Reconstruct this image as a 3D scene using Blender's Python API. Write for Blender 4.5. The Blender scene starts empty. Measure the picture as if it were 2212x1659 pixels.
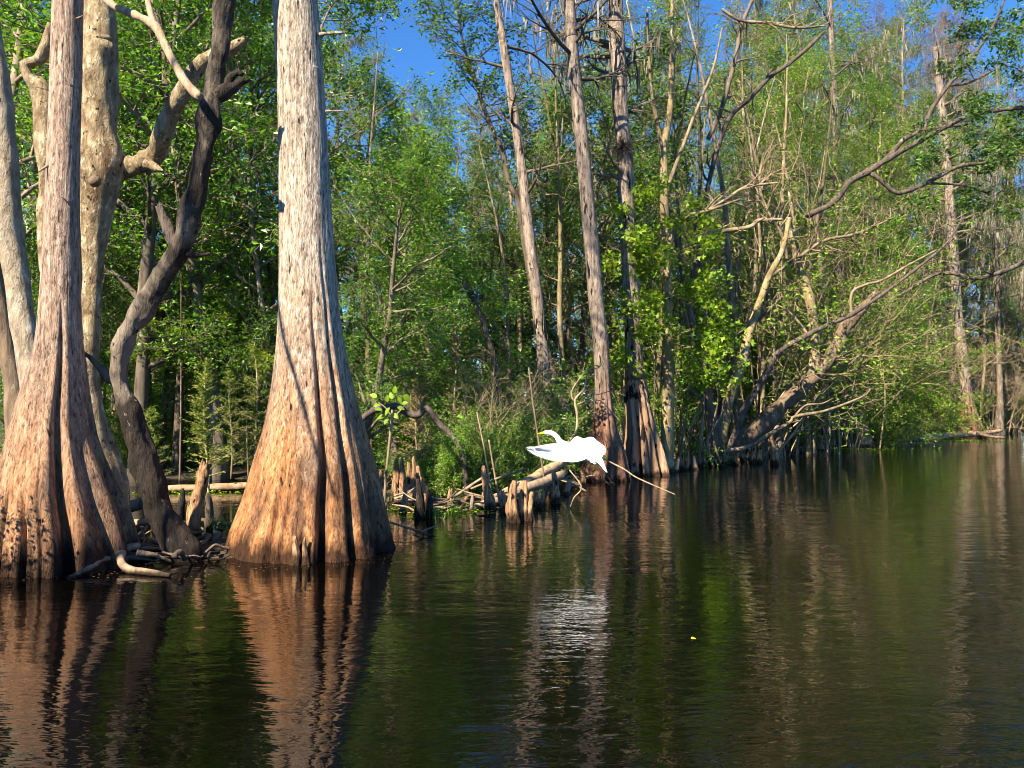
import bpy, math, random
import numpy as np
R = math.radians
S = bpy.context.scene
# ------------------------------------------------------------------ camera
FPX, HOR = 1916.0, 870.0            # focal length and horizon row, in a 2212 x 1659 frame
PITCH = math.atan((HOR - 829.5) / FPX)
CAM = np.array([0.0, 0.0, 1.5])
cd = bpy.data.cameras.new('camera'); cam = bpy.data.objects.new('camera', cd)
S.collection.objects.link(cam); S.camera = cam
cd.sensor_width = 36; cd.lens = 36 * FPX / 2212; cd.clip_end = 3000; cd.clip_start = .05
cam.location = CAM; cam.rotation_euler = (math.pi/2 + PITCH, 0, 0)
# ------------------------------------------------------------------ sky and sun
SUN_AZ, SUN_EL = R(35), R(41)       # azimuth measured from straight behind the camera towards the left
w = bpy.data.worlds.new('World'); S.world = w; w.use_nodes = True
nt = w.node_tree; bg = nt.nodes['Background']
sk = nt.nodes.new('ShaderNodeTexSky'); sk.sky_type = 'NISHITA'; sk.sun_disc = False
sk.sun_elevation = SUN_EL; sk.sun_rotation = math.pi + SUN_AZ
sk.air_density = 1.0; sk.dust_density = 0.; sk.ozone_density = 8.0; sk.altitude = 2500
hs = nt.nodes.new('ShaderNodeHueSaturation'); hs.inputs['Saturation'].default_value = 1.12
nt.links.new(sk.outputs[0], hs.inputs['Color']); nt.links.new(hs.outputs[0], bg.inputs[0]); bg.inputs[1].default_value = .088
sd = bpy.data.lights.new('sun', 'SUN'); sun = bpy.data.objects.new('sun', sd); S.collection.objects.link(sun)
sd.energy = 5.0; sd.angle = R(.5); sd.color = (1, .88, .68)
from mathutils import Vector
SDIR = Vector((-math.sin(SUN_AZ)*math.cos(SUN_EL), -math.cos(SUN_AZ)*math.cos(SUN_EL), math.sin(SUN_EL)))
sun.rotation_euler = (-SDIR).to_track_quat('-Z', 'Y').to_euler()
sun.location = (-20, -20, 30)
S.view_settings.view_transform = 'Standard'; S.view_settings.look = 'None'
S.view_settings.gamma = 1; S.view_settings.exposure = 1.55
S.render.engine = 'CYCLES'
cy = S.cycles
cy.max_bounces = 4; cy.diffuse_bounces = 2; cy.glossy_bounces = 3; cy.transmission_bounces = 3; cy.transparent_max_bounces = 4
cy.caustics_reflective = False; cy.caustics_refractive = False
cy.sample_clamp_indirect = 6; cy.filter_width = .95; cy.adaptive_threshold = .035

# ------------------------------------------------------------------ picture row/column and distance -> place
_f = np.array([0, math.cos(PITCH), math.sin(PITCH)]); _u = np.array([0, -math.sin(PITCH), math.cos(PITCH)])
def at(X, Y, D):
    v = _f + np.array([1., 0, 0]) * (X - 1106) / FPX + _u * (829.5 - Y) / FPX
    return CAM + v * (D / v[1])
def on_water(X, D, z=0.0):
    return np.array([(X - 1106) / FPX * D, D, z])
# ------------------------------------------------------------------ noise
def _h(i, j, k, s):
    n = (i*374761393 + j*668265263 + k*2147483647*3 + s*1274126177) & 0xffffffff
    n = ((n ^ (n >> 13)) * 1274126177) & 0xffffffff
    return ((n ^ (n >> 16)) & 0xffff) / 65535.0
def vnoise(P, s=0):
    P = np.asarray(P, float); f = np.floor(P); t = P - f; t = t*t*(3-2*t); f = f.astype(np.int64)
    r = 0
    for a in (0, 1):
        for b in (0, 1):
            for c in (0, 1):
                wt = (t[..., 0] if a else 1-t[..., 0])*(t[..., 1] if b else 1-t[..., 1])*(t[..., 2] if c else 1-t[..., 2])
                r = r + wt*_h(f[..., 0]+a, f[..., 1]+b, f[..., 2]+c, s)
    return r*2-1
def fbm(P, s=0, o=3):
    r = 0; a = 1.; P = np.asarray(P, float)
    for i in range(o):
        r = r + a*vnoise(P, s+i); P = P*2.03; a *= .5
    return r
# ------------------------------------------------------------------ mesh plumbing
COL = S.collection
def mesh(name, V, Q=None, T=None, mats=(), smooth=True):
    me = bpy.data.meshes.new(name)
    V = np.asarray(V, np.float32).reshape(-1, 3)
    Q = np.zeros((0, 4), np.int32) if Q is None or len(Q) == 0 else np.asarray(Q, np.int32).reshape(-1, 4)
    T = np.zeros((0, 3), np.int32) if T is None or len(T) == 0 else np.asarray(T, np.int32).reshape(-1, 3)
    loops = np.concatenate([Q.ravel(), T.ravel()]).astype(np.int32)
    tot = np.concatenate([np.full(len(Q), 4), np.full(len(T), 3)]).astype(np.int32)
    start = np.concatenate([[0], np.cumsum(tot)[:-1]]).astype(np.int32)
    me.vertices.add(len(V)); me.vertices.foreach_set('co', V.ravel())
    me.loops.add(len(loops)); me.loops.foreach_set('vertex_index', loops)
    me.polygons.add(len(tot)); me.polygons.foreach_set('loop_start', start); me.polygons.foreach_set('loop_total', tot)
    me.polygons.foreach_set('use_smooth', np.full(len(tot), smooth))
    for m in (mats if isinstance(mats, (list, tuple)) else (mats,)): me.materials.append(m)
    me.update(calc_edges=True); me.validate(clean_customdata=False)
    return me
class Geo:
    def __init__(s): s.V = []; s.Q = []; s.T = []; s.n = 0
    def add(s, V, Q=None, T=None):
        V = np.asarray(V, float).reshape(-1, 3)
        if Q is not None and len(Q): s.Q.append(np.asarray(Q).reshape(-1, 4) + s.n)
        if T is not None and len(T): s.T.append(np.asarray(T).reshape(-1, 3) + s.n)
        s.V.append(V); s.n += len(V); return s
    def mesh(s, name, mat, smooth=True, org=None):
        V = np.concatenate(s.V)
        if org is not None: V = V - np.asarray(org)
        return mesh(name, V, np.concatenate(s.Q) if s.Q else None, np.concatenate(s.T) if s.T else None, mat, smooth)
def tag(o, label=None, cat=None, group=None, kind=None):
    if label: o['label'] = label
    if cat: o['category'] = cat
    if group: o['group'] = group
    if kind: o['kind'] = kind
    return o
def empty(name, loc, label, cat, group=None):
    o = bpy.data.objects.new(name, None); COL.objects.link(o); o.empty_display_size = .2
    o.location = [float(c) for c in loc]
    return tag(o, label, cat, group)
def put(name, me, parent=None, loc=None):
    o = bpy.data.objects.new(name, me); COL.objects.link(o)
    if parent is not None: o.parent = parent
    if loc is not None: o.location = [float(c) for c in loc]
    return o
def solo(name, geo, mat, loc, label, cat, group=None, kind=None):
    return tag(put(name, geo.mesh(name, mat, org=loc), None, loc), label, cat, group, kind)
# ------------------------------------------------------------------ tubes
def nrm(v): return v / np.maximum(np.linalg.norm(v, axis=-1, keepdims=True), 1e-9)
def smooth_path(P, n):
    P = np.asarray(P, float); m = len(P)
    if m == 2:
        t = np.linspace(0, 1, n)[:, None]; return P[0]*(1-t)+P[1]*t
    d = np.concatenate([[0], np.cumsum(np.linalg.norm(np.diff(P[:, :3], axis=0), axis=1))]); d /= d[-1]
    u = np.linspace(0, 1, n); i = np.clip(np.searchsorted(d, u, 'right')-1, 0, m-2)
    t = ((u-d[i])/np.maximum(d[i+1]-d[i], 1e-9))[:, None]
    p1 = P[i]; p2 = P[i+1]; p0 = P[np.maximum(i-1, 0)]; p3 = P[np.minimum(i+2, m-1)]
    r = .5*((2*p1)+(-p0+p2)*t+(2*p0-5*p1+4*p2-p3)*t*t+(-p0+3*p1-3*p2+p3)*t**3)
    lo = np.minimum(p1, p2); hi = np.maximum(p1, p2)
    r[:, 3:] = np.clip(r[:, 3:], lo[:, 3:], hi[:, 3:])
    return r
def frames(C):
    T = nrm(np.gradient(C, axis=0)); N = np.zeros_like(T)
    a = np.array([1., 0, 0]) if abs(T[0, 0]) < .9 else np.array([0, 1., 0])
    v = a - T[0]*a.dot(T[0]); v /= np.linalg.norm(v)
    for i in range(len(C)):
        v = v - T[i]*v.dot(T[i]); v = v/max(np.linalg.norm(v), 1e-9); N[i] = v
    return T, N, np.cross(T, N)
def loft(geo, C, rad, sides=12, shape=None, bump=0., bs=3., seed=0, cap=True, ragged=0., flat=None):
    """a tube along C; shape(theta, i) gives a factor of the radius; bump is uneven girth"""
    C = np.asarray(C, float); n = len(C); rad = np.asarray(rad, float)
    T, N, B = frames(C)
    th = np.linspace(0, 2*math.pi, sides, endpoint=False)
    ii = np.arange(n)
    f = np.ones((n, sides)) if shape is None else shape(th[None, :], ii[:, None])
    c, s_ = np.cos(th), np.sin(th)
    r = rad[:, None]*f
    k = 1. if flat is None else flat
    P = C[:, None, :] + (N[:, None, :]*c[None, :, None] + B[:, None, :]*s_[None, :, None]*k)*r[..., None]
    if bump:
        P = P + (N[:, None, :]*c[None, :, None] + B[:, None, :]*s_[None, :, None])*(fbm(P*np.array([bs, bs, bs*.45])+seed*7.3, seed, 3)*bump)[..., None]*np.minimum(rad, rad.mean())[:, None, None]
    if ragged:
        j = vnoise(np.stack([c*3+seed, s_*3, c*0], -1)*1.5, seed)*ragged
        P[-1] += T[-1]*(j[:, None])
    V = P.reshape(-1, 3)
    a = (ii[:-1, None]*sides + np.arange(sides)[None, :]); b = ii[:-1, None]*sides + (np.arange(sides)[None, :]+1) % sides
    Q = np.stack([a, b, b+sides, a+sides], -1).reshape(-1, 4)
    Tt = []
    if cap:
        V = np.concatenate([V, [C[0], C[-1]]]); m = n*sides; e = (n-1)*sides
        k_ = np.arange(sides); kn = (k_+1) % sides
        Tt = np.concatenate([np.stack([np.full(sides, m), kn, k_], -1), np.stack([np.full(sides, m+1), e+k_, e+kn], -1)])
    geo.add(V, Q, Tt if cap else None)
    return P
def batch(geo, P, rad, sides=4):
    """many tubes at once: P (B,n,3), rad (B,n)"""
    P = np.asarray(P); Bn, n, _ = P.shape
    T = nrm(np.gradient(P, axis=1))
    a = np.where(np.abs(T[:, :1, 2:3]) < .8, np.array([[[0, 0, 1.]]]), np.array([[[1., 0, 0]]]))
    N = nrm(np.cross(T, a)); Bv = np.cross(T, N)
    th = np.arange(sides)*2*math.pi/sides
    V = P[:, :, None, :] + (N[:, :, None, :]*np.cos(th)[None, None, :, None] + Bv[:, :, None, :]*np.sin(th)[None, None, :, None])*rad[:, :, None, None]
    b = (np.arange(Bn)*n*sides)[:, None, None]; i = (np.arange(n-1)*sides)[None, :, None]; k = np.arange(sides)[None, None, :]
    k2 = (k+1) % sides
    q = np.stack([b+i+k, b+i+k2, b+i+sides+k2, b+i+sides+k], -1).reshape(-1, 4)
    geo.add(V.reshape(-1, 3), q)
def grow(rng, p0, d0, L, n, wob, bend=0.):
    p = p0.copy(); d = nrm(d0); out = [p]; L = np.broadcast_to(L, (len(p0),))
    for i in range(n):
        d = nrm(d + rng.normal(0, wob, d.shape) + np.array([0, 0, bend])); p = p + d*(L/n)[:, None]; out.append(p)
    return np.stack(out, 1)
def sprout(rng, P, rad, k, t0, t1, a0, a1):
    """k children per tube: start points, directions, mother radius, position along it"""
    Bn, n, _ = P.shape
    t = (t0 + (t1-t0)*(np.arange(k)[None, :]+rng.random((Bn, k)))/k)*(n-1)
    i = np.minimum(t.astype(int), n-2); f = (t-i)[..., None]; b = np.arange(Bn)[:, None]
    p = P[b, i]*(1-f)+P[b, i+1]*f; T = nrm(P[b, i+1]-P[b, i]); r = rad[b, i]*(1-f[..., 0])+rad[b, i+1]*f[..., 0]
    x = nrm(np.cross(T, rng.normal(0, 1, T.shape))); a = rng.uniform(a0, a1, T.shape[:2])[..., None]
    d = T*np.cos(a)+x*np.sin(a)
    return p.reshape(-1, 3), d.reshape(-1, 3), r.ravel(), (t/(n-1)).ravel()
def taper(r0, r1, n): 
    t = np.linspace(0, 1, n)[None, :]; return r0[:, None]*(1-t)+np.broadcast_to(r1, r0.shape)[:, None]*t
# ------------------------------------------------------------------ leaves
def leaf_geo(geo, rng, pos, size, asp=.55, up=.8, droop=.25, hor=1.0, fold=.18, lobed=False):
    n = len(pos)
    a = rng.normal(0, 1, (n, 3)); a[:, 2] = a[:, 2]*(1-.6*hor)-droop; a = nrm(a)
    m = rng.normal(0, 1, (n, 3))*.75; m[:, 2] += up; s = nrm(np.cross(m, a)); m = np.cross(a, s)
    L = (size*rng.uniform(.6, 1.25, n))[:, None]; W = L*asp
    k = np.arange(n)[:, None]
    if lobed:   # three pointed lobes, like a maple's
        v = np.stack([pos, pos+a*L*.25+s*W*.42+m*L*fold*.4, pos+a*L*.52+s*W*.62+m*L*fold, pos+a*L*.5+s*W*.2+m*L*fold*.3, pos+a*L-m*L*.08,
                      pos+a*L*.5-s*W*.2+m*L*fold*.3, pos+a*L*.52-s*W*.62+m*L*fold, pos+a*L*.25-s*W*.42+m*L*fold*.4], 1)
        t = np.stack([k*8+np.array([[0, 1, 3]]), k*8+np.array([[1, 2, 3]]), k*8+np.array([[0, 3, 5]]), k*8+np.array([[3, 4, 5]]), k*8+np.array([[0, 5, 7]]), k*8+np.array([[5, 6, 7]])], 1)
    else:
        v = np.stack([pos, pos+a*L*.45+s*W*.5+m*L*fold, pos+a*L, pos+a*L*.45-s*W*.5+m*L*fold], 1)
        t = np.stack([k*4+np.array([[0, 1, 2]]), k*4+np.array([[0, 2, 3]])], 1)
    geo.add(v.reshape(-1, 3), None, t.reshape(-1, 3))
def points_on(rng, P, k, sig, t0=.25):
    Bn, n, _ = P.shape
    t = rng.uniform(t0, 1, (Bn, k))*(n-1); i = np.minimum(t.astype(int), n-2); f = (t-i)[..., None]; b = np.arange(Bn)[:, None]
    p = P[b, i]*(1-f)+P[b, i+1]*f
    return (p+rng.normal(0, sig, p.shape)).reshape(-1, 3)
def strands(geo, rng, pos, L, wd):
    """hanging ribbons of moss"""
    n = len(pos); L = L*rng.uniform(.35, 1.2, n)[:, None]
    x = rng.normal(0, 1, (n, 3)); x[:, 2] = 0; x = nrm(x); wv = x*(wd*rng.uniform(.6, 1.4, n))[:, None]
    sw = rng.normal(0, .12, (n, 3))*L; sw[:, 2] = 0; dz = np.array([0, 0, -1.])
    v = np.stack([pos-wv*.5, pos+wv*.5, pos+dz*L*.45-wv*.6+sw*.6, pos+dz*L*.45+wv*.4+sw*.6, pos+dz*L+sw], 1)
    k = np.arange(n)[:, None]*5
    geo.add(v.reshape(-1, 3), k+np.array([[0, 1, 3, 2]]), k+np.array([[2, 3, 4]]))
# ------------------------------------------------------------------ materials
class NT:
    def __init__(s, name):
        s.m = bpy.data.materials.new(name); s.m.use_nodes = True; s.t = s.m.node_tree; s.b = s.t.nodes['Principled BSDF']; s.out = s.t.nodes['Material Output']
    def n(s, typ, ins=None, **kw):
        nd = s.t.nodes.new('ShaderNode'+typ)
        for k, v in kw.items(): setattr(nd, k, v)
        for k, v in (ins or {}).items(): s.set(nd.inputs[k], v)
        return nd
    def set(s, sock, v):
        if isinstance(v, bpy.types.NodeSocket): s.t.links.new(v, sock)
        elif isinstance(v, tuple) and len(v) == 3 and sock.type == 'RGBA': sock.default_value = (*v, 1)
        else: sock.default_value = v
    def noise(s, vec, scale, detail=4, rough=.6, dist=0.):
        return s.n('TexNoise', {'Vector': vec, 'Scale': scale, 'Detail': detail, 'Roughness': rough, 'Distortion': dist}).outputs['Fac']
    def ramp(s, fac, *stops):
        r = s.n('ValToRGB', {'Fac': fac}); e = r.color_ramp.elements
        while len(e) < len(stops): e.new(.5)
        for el, (p, c) in zip(e, stops): el.position = p; el.color = (*c, 1) if len(c) == 3 else c
        return r.outputs['Color']
    def mix(s, f, a, b, mode='MIX'):
        x = s.n('Mix', data_type='RGBA', blend_type=mode)
        s.set(x.inputs[0], f); s.set(x.inputs[6], a); s.set(x.inputs[7], b); return x.outputs[2]
    def math(s, op, a, b=0., c=0.):
        x = s.n('Math', operation=op); s.set(x.inputs[0], a); s.set(x.inputs[1], b); s.set(x.inputs[2], c); return x.outputs[0]
    def maprange(s, v, a, b, c=0., d=1.):
        return s.n('MapRange', {'Value': v, 'From Min': a, 'From Max': b, 'To Min': c, 'To Max': d}).outputs[0]
    def coord(s, scale=(1, 1, 1), kind='Object'):
        tc = s.n('TexCoord'); return s.n('Mapping', {'Vector': tc.outputs[kind], 'Scale': scale}).outputs[0]
    def bump(s, h, strength, dist, base=None):
        b = s.n('Bump', {'Height': h, 'Strength': strength, 'Distance': dist})
        if base is not None: s.t.links.new(base, b.inputs['Normal'])
        return b.outputs[0]
def back_bark(name, c1, c2, vary, c3=None):
    n = NT(name); f = n.noise(n.coord((7, 7, 2.2)), 1., 3, .7, .3); rv = n.n('ObjectInfo').outputs['Random']
    col = n.ramp(f, (.32, c1), (.6, c2), (.72, c3 or c2))
    n.set(n.b.inputs['Base Color'], n.mix(1., col, n.ramp(rv, (0, (1-vary,)*3), (1, (1+vary, 1+vary*.9, 1+vary*.75))), 'MULTIPLY'))
    n.b.inputs['Roughness'].default_value = .9; n.b.inputs['Specular IOR Level'].default_value = .15; return n.m
def bark(name, c1, c2, streak=(14, 1.6), low=None, lowz=(.9, 2.6), lichen=None, pits=None, patch=None, bump=.7, bdist=.03, wet=.1, rough=.85, vary=0., flake=0.):
    n = NT(name); co = n.coord((streak[0], streak[0], streak[1])); iso = n.coord()
    st = n.noise(co, 1.0, 6, .65, .4); fine = n.noise(co, 4.2, 4, .7)
    z = n.n('SeparateXYZ', {0: n.n('NewGeometry').outputs['Position']}).outputs[2]
    col = n.ramp(st, (.3, c1), (.68, c2))
    if low:
        ls = n.noise(n.coord((streak[0]*.45, streak[0]*.45, streak[1]*.35)), 1.0, 5, .6, .5)
        lc = n.ramp(ls, (.25, low[0]), (.5, low[1]), (.75, low[2]))
        lc = n.mix(n.maprange(fine, .45, .7, 0, .45), lc, low[0])
        zz = n.math('ADD', z, n.math('MULTIPLY_ADD', n.noise(n.coord((2.2, 2.2, .5)), 1., 4, .6), 2.4, -1.2))
        stain = n.maprange(n.noise(n.coord((1.9, 1.9, 1.1)), 1., 6, .68, .5), .45, .6, 0, .85)
        lc = n.mix(stain, lc, n.mix(.55, low[0], (.06, .04, .03)))
        col = n.mix(n.maprange(zz, lowz[1], lowz[0]), col, lc)
    if patch:      # big uneven patches of another skin; painted sunlit spots on the kinked tree
        pm = n.noise(n.coord((patch[1], patch[1], patch[1]*.55)), 1., 6, .62, .6)
        col = n.mix(n.maprange(pm, patch[2]-.04, patch[2]+.1), col, patch[0])
    if lichen:
        lm = n.noise(n.coord((lichen[1], lichen[1], lichen[1]*(lichen[3] if len(lichen) > 3 else .5))), 1., 5, .75)
        lf = n.maprange(lm, lichen[2], lichen[2]+.07, 0, .9)
        if low: lf = n.math('MULTIPLY', lf, n.maprange(z, .6, 2.2, .12, 1.))
        col = n.mix(lf, col, lichen[0])
    if pits:
        pn = n.noise(n.coord((pits[0], pits[0], pits[0]*pits[2])), 1., 3, .55)
        col = n.mix(n.maprange(pn, pits[1], pits[1]-.05), col, (.012, .009, .007))
    fk = None
    if flake:
        fk = n.noise(n.coord((flake, flake, flake*.3)), 1., 3, .75, .2)
        col = n.mix(1., col, n.ramp(fk, (.34, (.34, .3, .27)), (.47, (.92, .9, .88)), (.62, (1.25, 1.24, 1.22))), 'MULTIPLY')
    if vary:
        rv = n.n('ObjectInfo').outputs['Random']
        col = n.mix(1., col, n.ramp(rv, (0, (1-vary,)*3), (1, (1+vary, 1+vary*.9, 1+vary*.75))), 'MULTIPLY')
    if wet:        # soaked wood just above the water
        wn = n.math('MULTIPLY_ADD', n.noise(n.coord((5, 5, 1)), 1., 3, .6), wet*3, -wet*1.1)
        wm = n.maprange(n.math('SUBTRACT', z, wn), wet*.9, wet*.1)
        col = n.mix(wm, col, n.mix(1., col, (.13, .115, .1), 'MULTIPLY'))
    n.set(n.b.inputs['Base Color'], col); n.b.inputs['Roughness'].default_value = rough; n.b.inputs['Specular IOR Level'].default_value = .25
    b1 = n.bump(st, bump, bdist); b2 = n.bump(fine, bump*.8, bdist*.35, b1)
    if flake: b2 = n.bump(fk, 1., .016, b2)
    n.set(n.b.inputs['Normal'], b2)
    return n.m
ORANGE = ((.13, .055, .024), (.45, .205, .08), (.58, .33, .165))
B_CYP = bark('bark_grey_cypress', (.19, .14, .105), (.58, .49, .385), (26, 2.2), ORANGE, (.9, 2.7), ((.74, .68, .6), 34, .57, .16), (26, .35, .14), bump=1., bdist=.03, wet=.2, flake=38)
B_CYP2 = bark('bark_left_cypress', (.17, .11, .08), (.5, .37, .28), (26, 1.8), ((.11, .05, .026), (.41, .215, .11), (.55, .36, .21)), (.6, 2.3), ((.66, .6, .52), 30, .6, .16), (24, .34, .14), bump=1., bdist=.03, wet=.22, flake=34)
B_MID = bark('bark_mid_cypress', (.1, .08, .068), (.34, .27, .22), (14, 1.4), ((.09, .04, .027), (.25, .12, .07), (.34, .19, .12)), (.8, 2.4), ((.5, .45, .4), 14, .62, .2), (9, .4, .2), vary=.12, flake=18)
B_SHAG = bark('bark_shaggy', (.14, .08, .05), (.54, .33, .2), (7, .9), None, (0, 1), None, (6, .43, .45), bump=1., bdist=.08)
B_PALE = bark('bark_pale_lichen', (.12, .075, .04), (.5, .39, .23), (13, 6), None, (0, 1), ((.66, .58, .4), 12, .56), (18, .36, .7), ((.13, .07, .035), 2.4, .575), bump=1., bdist=.06)
B_WHITE = bark('bark_white', (.18, .135, .09), (.5, .42, .31), (11, 5), None, (0, 1), ((.62, .55, .44), 10, .58), (18, .33, .7), ((.3, .17, .08), 2., .6), bump=.9, bdist=.05)
B_DARK_SHADED = bark('bark_dark_and_shaded', (.011, .008, .006), (.05, .037, .028), (12, 3), None, (0, 1), ((.36, .31, .25), 10, .64), (14, .38, .6), ((.3, .24, .18), 1.3, .55), bump=1., bdist=.09)  # kinked tree: shade and sunlit patches put into the colour; black stumps share it
B_DARK2 = bark('bark_half_dark', (.04, .03, .024), (.17, .13, .1), (12, 3), None, (0, 1), ((.36, .32, .27), 7, .6), (9, .36, .6), None, bump=1., bdist=.05)
B_BACK = back_bark('bark_back', (.07, .056, .043), (.24, .19, .14), .4, (.4, .35, .28))
B_LICH = bark('bark_yellow_lichen', (.13, .1, .05), (.4, .3, .15), (9, 3.5), None, (0, 1), ((.62, .56, .44), 7, .58), (9, .36, 1), None, vary=.15)
B_LICHB = back_bark('bark_back_lichen', (.08, .066, .036), (.27, .21, .12), .25, (.48, .42, .31))
B_BROWN = bark('bark_brown', (.07, .05, .033), (.24, .17, .11), (10, 2.5), None, (0, 1), ((.42, .36, .26), 8, .62), None, None, vary=.25)
B_BROWNB = back_bark('bark_back_brown', (.06, .045, .032), (.2, .15, .1), .25, (.36, .3, .22))
B_TWIG = back_bark('bark_twig', (.12, .088, .054), (.32, .245, .155), .3)
B_TWIGD = back_bark('bark_twig_dark', (.05, .04, .032), (.16, .13, .1), .3)
B_KNEE = bark('bark_knee', (.14, .072, .036), (.52, .31, .17), (18, 2.2), None, (0, 1), ((.5, .42, .34), 20, .62), (14, .4, .3), None, wet=.1, vary=.25, flake=30)
B_DRIFT = bark('driftwood', (.14, .1, .07), (.46, .33, .22), (13, 5), None, (0, 1), None, None, None, wet=.05, vary=.3)
B_ROOT = bark('root_wood', (.06, .045, .035), (.24, .17, .12), (12, 5), None, (0, 1), None, None, None, wet=.05, vary=.35)
B_LOG = bark('log_tan', (.22, .12, .06), (.55, .37, .22), (11, 5), None, (0, 1), ((.6, .5, .4), 9, .64), None, None, wet=.04, vary=.15)
def leafmat(name, c1, c2, c3, trans=.35, rough=.42, vary=.25, spec=.4):
    n = NT(name)
    isl = n.n('NewGeometry').outputs['Random Per Island']
    col = n.ramp(isl, (0, c1), (.55, c2), (1, c3))
    rv = n.n('ObjectInfo').outputs['Random']
    col = n.mix(1., col, n.ramp(rv, (0, (1-vary, 1-vary, 1-vary*.6)), (.5, (1, 1, 1)), (1, (1+vary*1.3, 1+vary, 1-vary*.3))), 'MULTIPLY')
    n.set(n.b.inputs['Base Color'], col); n.b.inputs['Roughness'].default_value = rough; n.b.inputs['Specular IOR Level'].default_value = spec
    tr = n.n('BsdfTranslucent'); n.set(tr.inputs['Color'], n.mix(1., col, (1.25, 1.15, .45), 'MULTIPLY'))
    mx = n.n('MixShader', {0: trans}); n.t.links.new(n.b.outputs[0], mx.inputs[1]); n.t.links.new(tr.outputs[0], mx.inputs[2])
    n.t.links.new(mx.outputs[0], n.out.inputs[0])
    return n.m
L_MID = leafmat('leaf_mid_green', (.05, .14, .015), (.135, .3, .024), (.26, .47, .042), .42, .36, .22, .5)
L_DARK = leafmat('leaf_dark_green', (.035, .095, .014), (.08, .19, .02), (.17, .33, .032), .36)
L_LIME = leafmat('leaf_lime', (.1, .2, .012), (.2, .35, .018), (.36, .5, .035), .42, .5, .15)
L_OLIVE = leafmat('leaf_olive', (.06, .15, .014), (.14, .28, .02), (.26, .43, .038), .42)
L_NEEDLE = leafmat('needle_green', (.1, .18, .014), (.17, .28, .02), (.26, .38, .035), .42, .6)
L_DRY = leafmat('needle_dry', (.2, .13, .045), (.28, .19, .07), (.3, .24, .08), .3, .7)
L_RED = leafmat('leaf_reddish', (.14, .06, .04), (.2, .09, .06), (.14, .14, .05), .3)
L_GRASS = leafmat('grass_blade', (.08, .2, .02), (.14, .3, .03), (.24, .38, .07), .35)
MOSS = leafmat('hanging_moss', (.13, .115, .105), (.22, .2, .185), (.32, .29, .27), .15, .95, .2, .05)
def plain(name, c, rough=.6, spec=.3, nz=0., sc=20):
    n = NT(name)
    if nz:
        f = n.noise(n.coord((sc, sc, sc)), 1., 4); n.set(n.b.inputs['Base Color'], n.ramp(f, (.3, tuple(x*(1-nz) for x in c)), (.7, c)))
    else: n.b.inputs['Base Color'].default_value = (*c, 1)
    n.b.inputs['Roughness'].default_value = rough; n.b.inputs['Specular IOR Level'].default_value = spec; return n.m
M_WHITE = plain('white_feathers', (.82, .82, .81), .75, .15, .05, 40)
M_BILL = plain('yellow_bill', (.85, .42, .02), .4, .4, .1, 40)
M_BLACK = plain('black_skin', (.015, .013, .012), .5)
M_YLEAF = plain('yellow_leaf', (.75, .6, .04), .5, .3, .2, 60)
# water: dark tea-stained, a mirror with small ripples
n = NT('swamp_water')
n.b.inputs['Base Color'].default_value = (.0012, .001, .0006, 1); n.b.inputs['Roughness'].default_value = .015; n.b.inputs['IOR'].default_value = 1.39
big = n.noise(n.coord((.7, 1.5, 1)), 1., 2, .5, .3); mid = n.noise(n.coord((3.2, 7.5, 1)), 1., 3, .55, .5); tiny = n.noise(n.coord((10, 22, 1)), 1., 2, .5, .3)
calm = n.maprange(n.noise(n.coord((.22, .3, 1)), 1., 2, .5), .35, .65, .35, 1.)
h = n.math('ADD', n.math('MULTIPLY', big, .012), n.math('MULTIPLY', calm, n.math('ADD', n.math('MULTIPLY', mid, .0078), n.math('MULTIPLY', tiny, .0017))))
n.set(n.b.inputs['Normal'], n.bump(h, 1., 1.)); M_WATER = n.m
n = NT('leaf_litter_mud')
f = n.noise(n.coord((3, 3, 3)), 1., 8, .7); g = n.noise(n.coord((24, 24, 24)), 1., 4, .7)
n.set(n.b.inputs['Base Color'], n.mix(n.maprange(g, .45, .65), n.ramp(f, (.35, (.018, .013, .008)), (.65, (.06, .043, .026))), (.12, .085, .045)))
n.b.inputs['Roughness'].default_value = .9; n.set(n.b.inputs['Normal'], n.bump(g, .8, .05)); M_MUD = n.m
# ------------------------------------------------------------------ ground and water
SHORE = np.array([(-400, 30), (-60, 14), (-14, 12.5), (-9.8, 15.5), (-7, 17.2), (-3, 17.6), (-2.2, 15), (-1.6, 13.6), (-.2, 13.2), (.55, 14.2), (1.2, 17.4), (3, 19), (5.2, 22), (10.5, 29.2), (16, 35), (21.3, 41.5), (26.6, 46), (60, 60), (400, 150)])
def ground_z(x, y):
    d = y - np.interp(x, SHORE[:, 0], SHORE[:, 1])
    P = np.stack([x, y, x*0], -1)
    d = d + fbm(P*.45, 3, 3)*.9
    z = np.where(d < 0, np.maximum(d*.25, -.6), .14*(1-np.exp(-np.maximum(d, 0)*.9))+.004*np.maximum(d, 0)) - .02
    z = z + fbm(P*1.3, 9, 3)*.03*np.clip(d+1, 0, 1)
    # the muddy hump of roots between the two near cypresses, and the left bank out of view
    e = ((x+3.05)/1.05)**2+((y-9.3)/1.0)**2
    z = np.maximum(z, .13*np.exp(-e*1.2)-.07+fbm(P*2.2, 5, 3)*.025)
    e = ((x+9.0)/3.4)**2+((y-7.5)/4.2)**2
    z = np.maximum(z, .45*np.exp(-e*1.4)-.2+fbm(P*.9, 6, 3)*.04)
    return z
gx = np.concatenate([np.linspace(-500, -45, 14)[:-1], np.linspace(-45, -12, 60)[:-1], np.linspace(-12, 14, 170)[:-1], np.linspace(14, 60, 80)[:-1], np.linspace(60, 500, 14)])
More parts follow.
